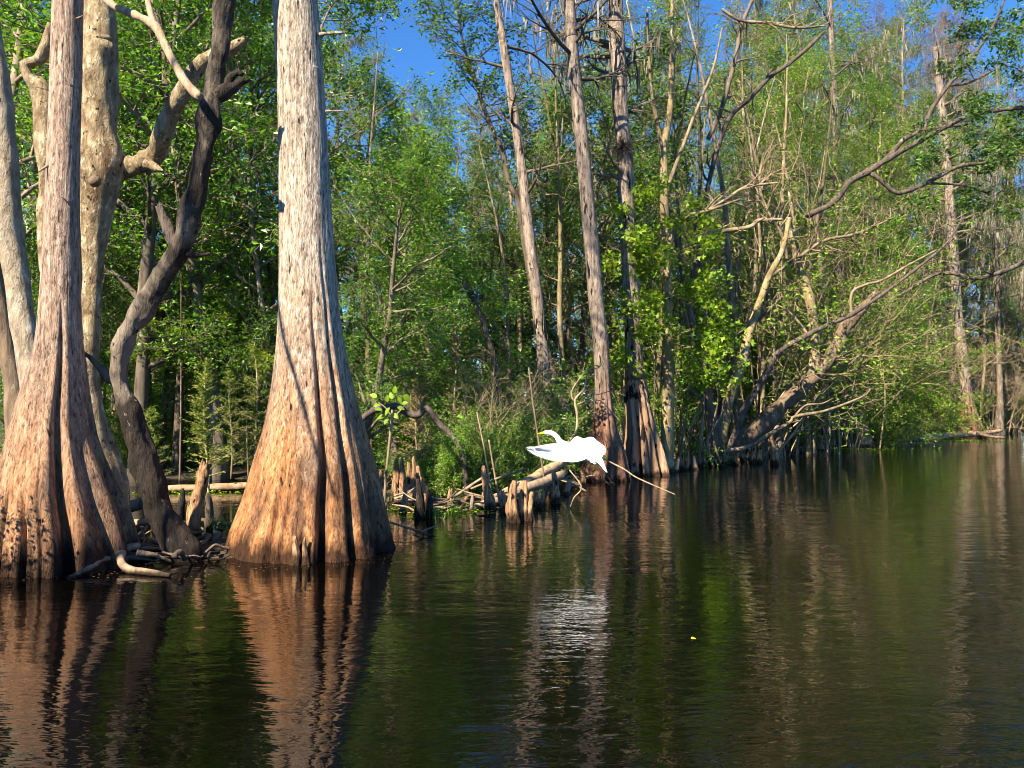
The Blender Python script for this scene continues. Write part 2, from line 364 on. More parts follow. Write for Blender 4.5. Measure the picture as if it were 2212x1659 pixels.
gy = np.concatenate([np.linspace(-300, 3, 8)[:-1], np.linspace(3, 26, 150)[:-1], np.linspace(26, 90, 110)[:-1], np.linspace(90, 700, 20)])
X_, Y_ = np.meshgrid(gx, gy); Z_ = ground_z(X_, Y_)
nx, ny = len(gx), len(gy); a = (np.arange(ny-1)[:, None]*nx+np.arange(nx-1)[None, :])
tag(put('ground', mesh('ground', np.stack([X_, Y_, Z_], -1), np.stack([a, a+1, a+nx+1, a+nx], -1).reshape(-1, 4), None, M_MUD)), kind='structure')
tag(put('water', mesh('water', [(-500, -300, 0), (500, -300, 0), (500, 700, 0), (-500, 700, 0)], [(0, 1, 2, 3)], None, M_WATER, False)), kind='structure')
# ------------------------------------------------------------------ big trunks followed in the photograph, each at its own distance
def traced(pts, D, n, up=0., sink=.35, ground=True):
    """pts from the top down: (X, Y, half width [, distance]); returns centres and radii from the bottom up"""
    q = []
    for p in pts:
        d = p[3] if len(p) > 3 else D
        q.append((*at(p[0], p[1], d), p[2]/FPX*d))
    q = np.array(q)[::-1]
    if ground:
        b = q[0].copy(); b[2] = -sink; b[3] *= 1.06; q = np.concatenate([[b], q])
    if up:
        e = q[-1].copy(); dv = nrm(q[-1, :3]-q[-2, :3]); e[:3] += dv*up; e[3] *= max(.35, 1-up*.06); q = np.concatenate([q, [e]])
    s = smooth_path(q, n); return s[:, :3], s[:, 3]
def fluted(C, grooves, zfade, lobes=0., nl=7, seed=0, rough=.02, full=.12, asym=None):
    z = C[:, 2]
    def f(th, i):
        k = np.clip((zfade-z[i])/(zfade-.2), 0, 1)
        r = np.ones_like(th*k)
        for ang, dep, wd, zt in grooves:
            kk = np.clip((zt-z[i])/(zt*.75), 0, 1)**.7
            d = (th-(R(ang)-math.pi/2)+math.pi) % (2*math.pi)-math.pi + .02*np.sin(z[i]*2.3+ang)+.012*np.sin(z[i]*7+ang*2)
            r = r - dep*kk*np.exp(-(d/wd)**2) + dep*.3*kk*np.exp(-((np.abs(d)-wd*2.4)/(wd*1.5))**2)
        if lobes: r = r + lobes*k**1.3*(np.abs(np.cos(th*nl/2+seed+.4*np.sin(z[i]*1.3)))-.55)
        P = np.stack([np.cos(th)*3+0*z[i], np.sin(th)*3+0*z[i], z[i]*.9+0*th], -1)
        r = r + fbm(P*1.2, seed, 3)*rough + vnoise(np.stack([np.cos(th)*13+0*z[i], np.sin(th)*13+0*z[i], z[i]*1.1+0*th], -1), seed+5)*rough*.12 + vnoise(np.stack([np.cos(th)*34+0*z[i], np.sin(th)*34+0*z[i], z[i]*4+0*th], -1), seed+6)*rough*.3
        return r
    return f
def twigs_crown(rng, C, rad, z0, wood, leaf, nl=16, L=2.6, per=10, size=.06, mat=None, sig=.1, tilt=.1, z1=None):
    """limbs high on a trunk with fine sprays; for crowns mostly above the frame"""
    ok = np.where((C[:, 2] > z0) & (C[:, 2] < (z1 or 99)))[0]; i = rng.choice(ok, nl)
    az = rng.uniform(0, 2*math.pi, nl); d = np.stack([np.cos(az), np.sin(az), rng.uniform(-.1, .5, nl)+tilt], -1)
    r0 = rad[i]*.3+.01
    P = grow(rng, C[i], d, L*rng.uniform(.5, 1.1, nl), 7, .16, .03); rr = taper(r0, .008, 8); batch(wood, P, rr, 6)
    p, d, r, _ = sprout(rng, P, rr, 7, .25, 1, .5, 1.1); P2 = grow(rng, p, d, L*.36*rng.uniform(.5, 1.2, len(p)), 5, .2, -.02); r2 = taper(r*.55+.003, .004, 6); batch(wood, P2, r2, 4)
    p, d, r, _ = sprout(rng, P2, r2, 4, .2, 1, .4, 1.1); P3 = grow(rng, p, d, L*.16*rng.uniform(.5, 1.2, len(p)), 3, .2, -.04); r3 = taper(r*.5+.002, .003, 4); batch(wood, P3, r3, 3)
    if leaf is not None: leaf_geo(leaf, rng, points_on(rng, P3, per, sig), size, .3)
    return P2, P3
def stub(geo, a, b, r0, r1, n=6, seed=0, bend=.1, sides=8):
    rng = np.random.default_rng(seed); a = np.asarray(a); b = np.asarray(b)
    t = np.linspace(0, 1, n)[:, None]; C = a*(1-t)+b*t; C[1:-1] += rng.normal(0, bend*np.linalg.norm(b-a)/n, (n-2, 3))
    loft(geo, C, np.linspace(r0, r1, n), sides, None, .35, 20, seed, True, r1*1.5)
def tree(name, base, label, cat='tree', group=None): return empty(name, base, label, cat, group)
def child(name, geo, mat, t, smooth=True):
    o = put(name, geo.mesh(name, mat, smooth, org=np.array(t.location)), t)
    if name in ('hanging_moss', 'boughs_and_twigs', 'twig', 'needles', 'foliage', 'crown'): o['kind'] = 'stuff'
    return o
rng = np.random.default_rng(4)
# --- the great cypress in the middle
DC = 9.05
C, rad = traced([(640, 0, 49), (650, 160, 51), (657, 300, 53), (662, 450, 56), (667, 600, 61), (671, 700, 68), (674, 785, 78), (677, 843, 87), (680, 920, 103), (681, 998, 123), (679, 1076, 141), (676, 1130, 156), (672, 1186, 170)], DC, 330, 9.5)
C[:, 1] += .05; C[:, 0] -= .022
t = tree('bald_cypress', (C[0, 0], C[0, 1], 0), 'biggest cypress, pale and broad with an orange fluted base, standing in the water')
g = Geo(); gv = [(21, .22, .06, 2.7), (44, .14, .05, 3.2), (-16, .07, .05, 1.9), (-6, .05, .04, 1.5), (-52, .03, .1, 1.6), (72, .1, .1, 2.0), (115, .25, .12, 2.2), (165, .2, .12, 2.2), (-95, .16, .12, 2), (-140, .22, .12, 2.2)]
loft(g, C, rad, 420, fluted(C, gv, 2.4, .006, 9, 3, .014)); child('trunk', g, B_CYP, t)
g = Geo(); l = Geo(); twigs_crown(rng, C, rad, 12, g, l, 8, 2.2, 5); child('boughs_and_twigs', g, B_TWIGD, t); child('crown', l, L_NEEDLE, t)  # limbs, side branches and twigs joined in one mesh
for (x0, y0, x1, y1, r0, r1) in [(697, 75, 746, 70, .022, .008), (712, 240, 745, 238, .012, .004), (604, 120, 575, 112, .012, .003)]:
    g = Geo(); stub(g, at(x0-8 if x1 > x0 else x0+8, y0, DC), at(x1, y1, DC-.05), r0, r1, 6, x0); child('broken_branch', g, B_CYP, t)
# --- a slim tree on the near bank, out of frame at left: one bough of it draws a shadow line across the great trunk
t = tree('slender_tree', (-7.4, 2.4, 0), 'slim bare tree standing out of sight at left')
g = Geo(); loft(g, smooth_path(np.array([(-7.4, 2.4, -.3), (-7.3, 2.5, 3), (-7.5, 2.4, 7), (-7.2, 2.6, 9.6), (-7.2, 2.5, 11)]), 30), np.linspace(.11, .03, 30), 12, None, .15, 4, 5); child('trunk', g, B_BROWN, t)
q = np.array([(-7.2, 2.6, 9.6), (-6.0, 3.9, 8.0)]+[tuple(np.array(p_)+np.array(SDIR)*5.) for p_ in ((-2.3, 8.74, 2.15), (-2.14, 8.68, 1.75), (-1.94, 8.6, 1.2), (-1.7, 8.5, .62))])
g = Geo(); loft(g, smooth_path(q, 50), np.linspace(.05, .016, 50), 8, None, .2, 9, 6); child('limb', g, B_BROWN, t)
# --- the cypress at the left edge
DL = 8.3
C, rad = traced([(147, 0, 31), (143, 150, 32), (137, 327, 33), (133, 500, 36), (130, 640, 41), (127, 740, 48), (122, 820, 62), (114, 900, 78), (112, 970, 92), (118, 1060, 116), (126, 1130, 134), (134, 1212, 148)], DL, 300, 9)
t = tree('bald_cypress', (C[0, 0], C[0, 1], 0), 'slender brown cypress with a wide split base at the photo\'s left edge'); TL = t
gv = [(33, .36, .09, 2.5), (-22, .14, .035, .85), (-2, .17, .035, .75), (-42, .1, .05, 1.0), (14, .07, .03, 1.3), (62, .06, .08, 1.2), (95, .25, .12, 2), (150, .25, .12, 2), (-75, .14, .1, 1.3), (-120, .25, .12, 2)]
g = Geo(); loft(g, C, rad, 380, fluted(C, gv, 2.2, .012, 9, 11, .018)); child('trunk', g, B_CYP2, t)
g = Geo(); l = Geo(); twigs_crown(rng, C, rad, 11.5, g, l, 7, 2., 5); child('boughs_and_twigs', g, B_TWIGD, t); child('crown', l, L_NEEDLE, t)
for (x0, y0, x1, y1, r0, r1) in [(108, 355, 85, 371, .014, .005), (165, 40, 180, 33, .01, .004), (150, 440, 133, 425, .012, .004), (105, 195, 75, 188, .008, .003)]:
    g = Geo(); stub(g, at(x0, y0, DL-.1), at(x1, y1, DL-.2), r0, r1, 5, x0); child('broken_twig', g, B_DRIFT, t)
# --- the pale tree with the arm, behind it
DP = 9.6
C, rad = traced([(213, 0, 34), (219, 100, 36), (217, 200, 39), (212, 290, 42), (216, 340, 50), (216, 380, 48), (210, 440, 38), (205, 490, 31), (199, 560, 24), (194, 674, 20), (190, 760, 22), (192, 860, 28), (205, 960, 40), (215, 1050, 56)], DP, 130, 5)
t = tree('dying_tree', (C[0, 0], C[0, 1], 0), 'cream coloured lichen-crusted tree with a crooked arm, behind the left-edge cypress')
g = Geo(); loft(g, C, rad, 72, None, .22, 3.2, 5); child('trunk', g, B_PALE, t)
def px_tube(pts, D, n, sides=14, bump=.2, bs=6, seed=0, ragged=0., geo=None):
    C, rad = traced(pts[::-1], D, n, ground=False); g = geo or Geo(); loft(g, C, rad, sides, None, bump, bs, seed, True, ragged); return g
g = px_tube([(205, 420, 30, 9.78), (228, 384, 34, 9.76), (256, 364, 28, 9.72), (285, 358, 22, 9.64), (325, 345, 21, 9.5), (348, 300, 20, 9.3), (365, 255, 20, 9.2), (388, 210, 19, 9.1), (412, 168, 17, 9.05), (445, 130, 16, 9.0), (490, 110, 13, 9.0), (527, 86, 8, 9.0)], DP, 70, 24, .3, 7, 3, .05); child('limb', g, B_PALE, t)
g = px_tube([(318, 352, 12, 9.4), (336, 362, 9, 9.35), (352, 368, 3, 9.3)], DP, 10, 10, .4, 12, 4, .02); child('broken_branch', g, B_PALE, t)
g = px_tube([(205, 392, 13, 9.32), (205, 392, 10, 9.25), (205, 392, 6.5, 9.2)], DP, 5, 20, .2, 9, 6); child('knothole_lip', g, B_BROWN, t)
g = px_tube([(214, -90, 10, 9.5), (222, -20, 10, 9.2), (245, 12, 9, 8.9), (294, 33, 9, 8.7), (335, 57, 10, 8.5), (355, 94, 9, 8.4), (376, 135, 9, 8.3), (400, 176, 9, 8.2), (420, 200, 10, 8.15), (433, 210, 8, 8.1)], DP, 60, 16, .2, 8, 7, .02)
child('limb', g, B_DRIFT, t); g = px_tube([(312, -60, 4, 8.7), (319, 0, 6, 8.6), (326, 30, 7, 8.55), (335, 58, 8, 8.5)], DP, 16, 10, .2, 8, 8); child('limb', g, B_DRIFT, t)
# --- hooked dead snag between them
C, rad = traced([(108, 50, 5), (98, 100, 12), (82, 130, 15), (58, 139, 14), (62, 165, 16), (78, 185, 20), (88, 225, 20), (97, 290, 18), (100, 370, 18), (104, 600, 20), (110, 900, 26), (118, 1090, 36)], 9.3, 110)
t = tree('dead_snag', (C[0, 0], C[0, 1], 0), 'hooked reddish dead snag just behind the left-edge cypress'); g = Geo(); loft(g, C, rad, 30, None, .42, 5, 8); child('trunk', g, B_PALE, t)
# --- pale trunk leaning out of the frame at far left, and a brown one under it
C, rad = traced([(-32, 0, 30), (-12, 150, 33), (2, 300, 35), (12, 430, 34), (24, 540, 33), (42, 640, 32), (56, 740, 32), (74, 850, 34), (90, 980, 44), (96, 1050, 52)], 9.9, 110, 5)
t = tree('dying_tree', (C[0, 0], C[0, 1], 0), 'white-barked leaning trunk cut by the left border'); g = Geo(); loft(g, C, rad*.85, 48, None, .2, 4, 9); child('trunk', g, B_WHITE, t)
C, rad = traced([(-60, 330, 16), (-30, 500, 18), (0, 680, 20), (20, 780, 20), (38, 900, 24), (46, 1030, 34)], 11.2, 70, 4)
t = tree('swamp_tree', (C[0, 0], C[0, 1], 0), 'thin mottled brown trunk leaning behind the white-barked one at left'); g = Geo(); loft(g, C, rad, 24, None, .15, 4, 12); child('trunk', g, B_BROWN, t)
# --- the dark kinked tree, its shade painted into the bark colour
DK = 8.55
C, rad = traced(KINK := [(486, 0, 20), (474, 102, 22), (459, 204, 23), (452, 286, 23), (437, 368, 22), (417, 449, 23), (402, 511, 26), (366, 570, 27), (328, 637, 26), (286, 705, 25), (262, 765, 25), (254, 810, 25), (268, 863, 24), (286, 912, 24), (303, 969, 28), (327, 1039, 31), (354, 1112, 34), (384, 1174, 37), (402, 1206, 42)], DK, 170, 5)
t = tree('leaning_tree', (C[0, 0], C[0, 1], 0), 'nearly black kinked tree leaning left then right over the roots')
q = []
for p_ in KINK: q.append((*at(p_[0], p_[1], DK), p_[2]/FPX*DK))
q = np.array(q)[::-1]; dd = np.concatenate([[0], np.cumsum(np.linalg.norm(np.diff(q[:, :3], axis=0), axis=1))]); ds = np.linspace(0, dd[-1], 150)
lin = np.stack([np.interp(ds, dd, q[:, k]) for k in range(4)], 1); ker = np.array([1, 2, 3, 2, 1.])/9
for k in range(4): lin[:, k] = np.convolve(np.pad(lin[:, k], 2, 'edge'), ker, 'valid')
top = C[C[:, 2] > lin[-1, 2]+.02]; rt = rad[C[:, 2] > lin[-1, 2]+.02]
Cc = np.concatenate([[lin[0, :3]-np.array([0, 0, .35])], lin[:, :3], top]); rc = np.concatenate([[lin[0, 3]], lin[:, 3], rt])*.9
rc = rc*(1+.16*np.clip(vnoise(np.stack([Cc[:, 2]*4.3, Cc[:, 2]*0, Cc[:, 2]*0], -1), 3), -.3, 1))
g = Geo(); loft(g, Cc, rc, 64, None, .42, 7, 21); child('trunk', g, B_DARK_SHADED, t)
g = px_tube([(262, 822, 15), (240, 818, 13), (222, 800, 9), (198, 775, 6), (180, 762, 3)], DK, 18, 12, .3, 12, 2, .02); child('broken_branch', g, B_DARK_SHADED, t)
g = px_tube([(392, 535, 17), (372, 520, 13), (362, 490, 11), (350, 462, 10), (343, 443, 8)], DK, 18, 12, .3, 12, 3, .03); child('broken_branch', g, B_DARK2, t)
g = px_tube([(470, 206, 16), (492, 196, 15), (508, 184, 12), (522, 176, 8), (541, 172, 3)], DK, 18, 12, .5, 12, 5, .03); px_tube([(492, 190, 8), (498, 168, 8), (512, 156, 7), (524, 162, 5)], DK, 12, 10, .4, 14, 6, .02, g); child('broken_branch', g, B_DARK_SHADED, t)
g = px_tube([(404, 548, 9), (430, 551, 5), (455, 547, 3)], DK, 10, 8, .3, 12, 5, .01); child('broken_branch', g, B_DARK_SHADED, t)

# --- three tall cypresses behind the egret
def mid_cypress(pts, D, label, gro, seed, mat=B_MID, sh=.02, up=7., zf=2.2, name='bald_cypress', sides=80, cut=-9):
    C, rad = traced(pts, D, 150, up); t = tree(name, (C[0, 0], C[0, 1], 0), label)
    k = np.searchsorted(C[:, 2], cut); g = Geo(); loft(g, C[k:], rad[k:], sides, fluted(C[k:], gro, zf, .07, 7, seed, sh)); child('trunk', g, mat, t)
    return t, C, rad
G1 = [(-40, .2, .1, 2), (-8, .15, .08, 1.6), (25, .2, .1, 2.2), (60, .2, .1, 2)]
T1, C1, r1 = mid_cypress([(1071, 0, 8), (1088, 102, 9), (1106, 216, 9.5), (1125, 347, 10.5), (1141, 490, 12), (1161, 654, 13), (1176, 800, 14), (1188, 861, 16), (1197, 917, 20), (1206, 970, 27), (1215, 1026, 38)], 18.0, 'thinnest of three tall cypresses behind the egret, leaning left', G1, 31)
T2, C2, r2 = mid_cypress([(1229, 0, 12.5), (1235, 82, 13), (1243, 184, 14), (1253, 265, 14.5), (1263, 368, 15), (1272, 470, 16), (1280, 551, 16.5), (1288, 654, 16.5), (1297, 730, 17), (1301, 800, 17), (1303, 861, 19), (1306, 923, 27), (1309, 984, 42), (1304, 1032, 57)], 17.3, 'middle one of three tall cypresses, its flared red foot right behind the egret', G1, 33)
T3, C3, r3 = mid_cypress([(1329, 0, 16), (1335, 123, 16.5), (1341, 245, 16), (1351, 347, 16.5), (1353, 449, 17), (1358, 551, 17), (1366, 654, 18), (1368, 740, 19)] + [(1370, 790, 21), (1374, 850, 25), (1381, 905, 29), (1388, 953, 36), (1391, 1016, 45)], 18.6, 'thickest of three tall cypresses, with a rotting shaggy foot', G1, 35, sh=.05, cut=1.9)
zs = np.searchsorted(C3[:, 2], 2.05)
g = Geo(); loft(g, C3[:zs], r3[:zs]*1.02, 90, fluted(C3[:zs], [(-50, .35, .12, 2.4), (-20, .4, .1, 2.2), (12, .35, .1, 2.3), (38, .4, .1, 2.2), (66, .3, .1, 2)], 2.3, .1, 9, 41, .14)); o = child('rotting_foot', g, B_SHAG, T3); o['label'] = 'shaggy rotted orange-brown foot with dark holes'
for T_, C_, r_, sd_ in ((T1, C1, r1, 1), (T2, C2, r2, 2), (T3, C3, r3, 3)):
    rg = np.random.default_rng(60+sd_); g = Geo(); l = Geo(); m = Geo()
    P2, P3 = twigs_crown(rg, C_, r_, 7.2, g, l, 16, 2.6, 5, .06, z1=20); strands(m, rg, points_on(rg, P2, 5, .03), .5, .035)
    twigs_crown(rg, C_, r_, 5.2, g, None, 5, 1.3, z1=9)
    child('boughs_and_twigs', g, B_TWIGD, T_); child('crown', l, L_NEEDLE, T_); child('hanging_moss', m, MOSS, T_)
# spiky air plant on the third trunk
rg = np.random.default_rng(7); p = at(1345, 322, 18.6); p[1] -= .16
k = 260; d = rg.normal(0, 1, (k, 3)); d[:, 1] -= .5; d = nrm(d); P = grow(rg, np.tile(p, (k, 1))+d*.03, d, rg.uniform(.15, .36, k), 3, .1, -.12); g = Geo(); batch(g, P, taper(np.full(k, .006), .002, 4), 3)
solo('air_plant', g, B_TWIGD, p, 'spiky brown air plant clinging to the thickest tall cypress', 'plant')
# ------------------------------------------------------------------ trees along the right bank
def spray(rng, p, d, L, wood, leaf, size, per, lobed=True, n=6, sub=6, tw=4, r=.012, sig=.05, droop=.2, sub_l=.42, bend=-.01):
    """leafy boughs: many start points at once"""
    P = grow(rng, p, d, L, n, .14, bend); rr = taper(np.full(len(p), r), .004, n+1); batch(wood, P, rr, 5)
    p2, d2, r_, t_ = sprout(rng, P, rr, sub, .2, 1, .5, 1.1); P2 = grow(rng, p2, d2*np.array([1, 1, .5]), np.repeat(np.broadcast_to(L, (len(p),)), sub)*sub_l*(1.15-t_*.6), 4, .18, bend); r2 = taper(r_*.6+.001, .003, 5); batch(wood, P2, r2, 3)
    p3, d3, r_, _ = sprout(rng, P2, r2, tw, .25, 1, .4, 1.); P3 = grow(rng, p3, d3*np.array([1, 1, .4]), np.linalg.norm(P2[:, -1]-P2[:, 0], axis=1).repeat(tw)*.4, 3, .2, bend); batch(wood, P3, taper(r_*.6+.001, .002, 4), 3)
    leaf_geo(leaf, rng, points_on(rng, P3, per, sig, .1), size, 1.0 if lobed else .42, .9, droop, 1., .14, lobed)
# lichen maple with lime leaves
D = 19.2
C, rad = traced([(1452, 60, 4), (1452, 123, 5), (1447, 245, 7), (1434, 319, 8.5), (1434, 408, 9), (1438, 572, 10), (1442, 678, 11), (1442, 740, 12), (1445, 800, 12.5), (1443, 877, 13), (1441, 969, 14), (1440, 1012, 17)], D, 110, 3)
t = tree('maple_tree', (C[0, 0], C[0, 1], 0), 'straight maple trunk spotted yellow with lichen, lime leaves beside the shaggy cypress foot')
g = Geo(); loft(g, C, rad, 24, None, .15, 4, 51); child('trunk', g, B_LICH, t)
g = px_tube([(1433, 330, 6), (1425, 290, 5), (1408, 200, 4), (1402, 120, 3), (1398, 20, 2.5)], D, 22, 8, .15, 6, 52)
child('limb', g, B_TWIG, t); g = px_tube([(1436, 420, 5), (1470, 330, 4), (1500, 250, 3.5), (1540, 150, 3), (1560, 60, 2)], D, 22, 8, .15, 6, 53); child('limb', g, B_TWIG, t); g = px_tube([(1438, 560, 5), (1446, 520, 4.5), (1480, 470, 4), (1530, 455, 3.5), (1600, 430, 2.5)], D-.3, 22, 8, .15, 6, 54); child('limb', g, B_TWIG, t); g = Geo()
rg = np.random.default_rng(81); l = Geo()
pts = []; drs = []
for (x, y, dx, dz, dd) in [(1440, 600, -1, .1, -1), (1440, 640, -.6, 0, -1.4), (1442, 690, -.3, -.05, -1.6), (1444, 720, .8, -.05, -1.2), (1442, 650, 1, 0, -.8), (1441, 560, .6, .2, -1), (1445, 770, .7, -.1, -1.2), (1438, 500, .5, .3, -1), (1436, 450, -.4, .3, -1), (1442, 700, -1, -.1, -.7), (1444, 760, -.7, -.15, -1.1), (1446, 740, 1.2, -.15, -.7), (1440, 520, -1, .2, -.6), (1440, 610, .2, .1, -1.5), (1440, 590, -1.2, .05, -.4), (1441, 660, -1.3, -.05, -.9), (1443, 730, -1.2, -.1, -.6), (1446, 750, .9, -.12, -1.4), (1444, 705, 1.3, -.02, -.5), (1442, 640, .5, 0, -1.7), (1446, 790, .9, -.2, -.9), (1440, 575, -.8, .1, -1.3)]:
    pts.append(at(x, y, D)); drs.append((dx, dd, dz))
spray(rg, np.array(pts), np.array(drs, float), rg.uniform(1.1, 1.9, len(pts)), g, l, .1, 10, True, sig=.09)
child('boughs_and_twigs', g, B_TWIG, t); child('crown', l, L_LIME, t)
# multi-stemmed tree: thick foot, upright stem, forked stem
D = 21.6
C, rad = traced([(1476, 600, 5), (1494, 693, 7), (1513, 745, 9), (1519, 810, 9.5), (1529, 860, 11), (1540, 906, 14), (1544, 940, 18), (1543, 985, 21), (1541, 1001, 24)], D, 80, 2)
t = tree('swamp_tree', (C[0, 0], C[0, 1], 0), 'stout brown foot splitting into a pale upright stem and a forked one')
g = Geo(); loft(g, C, rad, 36, None, .2, 4, 61); child('trunk', g, B_BROWN, t)
g = px_tube([(1556, 960, 13), (1563, 915, 12), (1570, 880, 11), (1580, 845, 11), (1599, 792, 11), (1612, 743, 9.5), (1621, 710, 9), (1635, 670, 8), (1660, 600, 7), (1690, 540, 6), (1705, 470, 5)], D, 60, 16, .15, 5, 62)
child('limb', g, B_LICH, t)
g = px_tube([(1560, 905, 8), (1556, 870, 6), (1550, 830, 5), (1562, 780, 4), (1590, 730, 4), (1640, 690, 3), (1690, 640, 2)], D+.2, 40, 10, .15, 5, 63); child('limb', g, B_DARK2, t)
for i, pth in enumerate([[(1519, 815, 5), (1500, 760, 4), (1484, 690, 3.5), (1470, 640, 3), (1462, 560, 2)], [(1528, 850, 4), (1512, 880, 4), (1495, 915, 3.5), (1480, 960, 3), (1470, 1000, 3)], [(1535, 880, 4), (1510, 860, 3), (1490, 840, 3), (1470, 850, 2)]]):
    g = px_tube(pth, D, 20, 8, .15, 6, 64+i); child('stem', g, B_TWIG, t)
# arched bough
C, rad = traced([(2080, 470, 2.2), (2040, 530, 3), (1967, 590, 4), (1900, 640, 4.5), (1836, 681, 5.5), (1784, 704, 6), (1745, 723, 6.5), (1703, 746, 7.5), (1674, 770, 8.5), (1660, 800, 8.5), (1634, 841, 8.5), (1605, 890, 9), (1592, 930, 9), (1572, 965, 10), (1560, 996, 11)], 21.2, 110)
t = tree('fallen_bough', (C[0, 0], C[0, 1], 0), 'long arched grey bough rising right from the stout split foot', 'branch'); g = Geo(); loft(g, C, rad*.85, 14, None, .25, 6, 66); child('stem', g, B_DARK2, t)
g = px_tube([(1840, 680, 3.5), (1840, 633, 3), (1870, 615, 3), (1906, 605, 2.6), (1967, 570, 2.3), (2024, 540, 2)], 21.2, 26, 8, .15, 6, 68); child('side_branch', g, B_TWIG, t); g = px_tube([(1745, 723, 4), (1720, 690, 3), (1700, 670, 2), (1660, 650, 1.5)], 21.2, 14, 6, .15, 6, 69); child('side_branch', g, B_TWIG, t)
# the fat leaning trunk
C, rad = traced([(1893, 634, 9), (1868, 660, 12), (1837, 694, 14), (1820, 717, 14.5), (1804, 753, 16), (1784, 785, 17.5), (1752, 818, 19), (1713, 854, 21), (1674, 890, 22), (1628, 932, 23), (1596, 960, 24), (1572, 988, 27)], 22.4, 90)
t = tree('leaning_tree', (C[0, 0], C[0, 1], 0), 'fat mottled trunk leaning far right over the water, broken off at its top'); g = Geo(); loft(g, C, rad*.85, 34, None, .3, 5, 71, True, .2); child('trunk', g, B_BROWN, t)
C, rad = traced([(1700, 480, 6), (1716, 545, 8), (1736, 600, 9), (1752, 660, 10), (1758, 711, 10.5), (1761, 760, 11), (1757, 812, 12)], 22.4, 50, ground=False); g = Geo(); loft(g, C, rad, 20, None, .2, 5, 72); child('upright_stem', g, B_LICH, t)
g = px_tube([(1563, 975, 5), (1615, 965, 4.6), (1660, 939, 4.4), (1706, 913, 4), (1716, 900, 3.6), (1784, 887, 3.2), (1863, 857, 2.4), (1880, 840, 1.5)], 21., 40, 8, .15, 6, 73); px_tube([(1716, 900, 2.5), (1740, 876, 2), (1775, 872, 1.8), (1800, 860, 1.2)], 21., 14, 6, .1, 6, 74, 0, g)
solo('fallen_bough', g, B_TWIG, at(1563, 975, 21.), 'thin bare bough low over the water, under the fat leaning trunk', 'branch')
# overhanging limb with dark leaves, reaching in from the right
D = 22.
t = tree('overhanging_limb', on_water(2340, D), 'curved mossy limb with dark leaves reaching in from the upper right', 'branch')
g = px_tube([(2330, 222, 6), (2208, 233, 5), (2110, 245, 5), (2049, 270, 5.3), (1992, 302, 5.6), (1918, 343, 6), (1873, 372, 6.6), (1837, 392, 6.8), (1812, 425, 7), (1787, 445, 7), (1743, 466, 5.6)], D, 80, 16, .35, 6, 75, .06); child('stem', g, B_DARK2, t)
b0 = on_water(2340, D); g = Geo(); loft(g, smooth_path(np.array([b0-np.array([0, 0, .3]), b0+np.array([.2, .2, 4]), at(2332, 222, D), at(2332, 222, D)+np.array([.3, .2, 5])]), 40), np.linspace(.26, .1, 40), 16, None, .15, 3, 9); child('trunk', g, B_BROWN, t)
g = Geo()
for i, pth in enumerate([[(1915, 340, 5), (1930, 327, 5), (1951, 302, 5), (1975, 290, 4.5), (2000, 280, 4), (2090, 268, 3)], [(1984, 285, 4), (1976, 272, 3.5), (1985, 266, 3), (2000, 267, 2.5)], [(1877, 372, 5), (1906, 392, 5), (1939, 417, 5), (2000, 396, 4.5), (2069, 360, 4), (2130, 351, 3), (2200, 330, 2.5)], [(1992, 302, 5), (2008, 245, 4.5), (2049, 184, 4), (2090, 139, 3.5), (2143, 61, 3), (2170, 0, 2)], [(2049, 184, 3), (2090, 180, 2.5), (2150, 150, 2)], [(2000, 396, 3), (2080, 400, 2.5), (2140, 420, 2)]]):
    child('side_branch', px_tube(pth, D, 24, 8, .2, 6, 76+i), B_DARK2, t)
rg = np.random.default_rng(83); l = Geo(); pts = []; drs = []
for k in range(62):
    x = rg.uniform(2040, 2270); y = rg.uniform(-40, 430)
    if x < 2100 and not (210 < y < 420): continue
    pts.append(at(x, y, D+rg.uniform(-1.2, 1.2))); drs.append((rg.uniform(-1, .3), rg.uniform(-.8, .8), rg.uniform(-.5, .2)))
spray(rg, np.array(pts), np.array(drs), rg.uniform(.6, 1.1, len(pts)), g, l, .13, 4, False, sig=.08, droop=.5)
child('boughs_and_twigs', g, B_TWIGD, t); child('foliage', l, L_DARK, t)
# bare pale branches crossing the upper right thicket
def bare_branch(pts, D, label, mat, seed, k=10, L=.9):
    C, rad = traced(pts[::-1], D, 40, ground=False); rg = np.random.default_rng(seed); g = Geo(); loft(g, C, rad, 8, None, .15, 6, seed)
    P = C[None, ::4]; rr = rad[None, ::4]
    p, d, r, _ = sprout(rg, P, rr, k, .15, 1, .4, 1.1); P2 = grow(rg, p, d, L*rg.uniform(.5, 1.3, len(p)), 6, .2, .01); r2 = taper(r*.5+.002, .004, 7); batch(g, P2, r2, 4)
    p, d, r, _ = sprout(rg, P2, r2, 4, .2, 1, .4, 1.); P3 = grow(rg, p, d, L*.45*rg.uniform(.5, 1.3, len(p)), 4, .2, 0); batch(g, P3, taper(r*.6+.001, .003, 5), 3)
    return solo('bare_branch', g, mat, C[0], label, 'branch')
bare_branch([(1490, 640, 6), (1530, 400, 5.5), (1559, 294, 5.5), (1583, 245, 5.5), (1620, 212, 5), (1661, 168, 5), (1702, 139, 4.5), (1751, 98, 4), (1779, 69, 3)], 23, 'dark-backed bare branch rising diagonally through the upper right thicket', B_DARK2, 91)
bare_branch([(1500, 516, 5.5), (1535, 503, 5.5), (1559, 499, 5.5), (1620, 490, 5), (1640, 476, 4.5), (1690, 474, 3)], 19.8, 'short pale dead branch lying level left of the mossy limb\'s broken end', B_TWIG, 92, 8, .6)
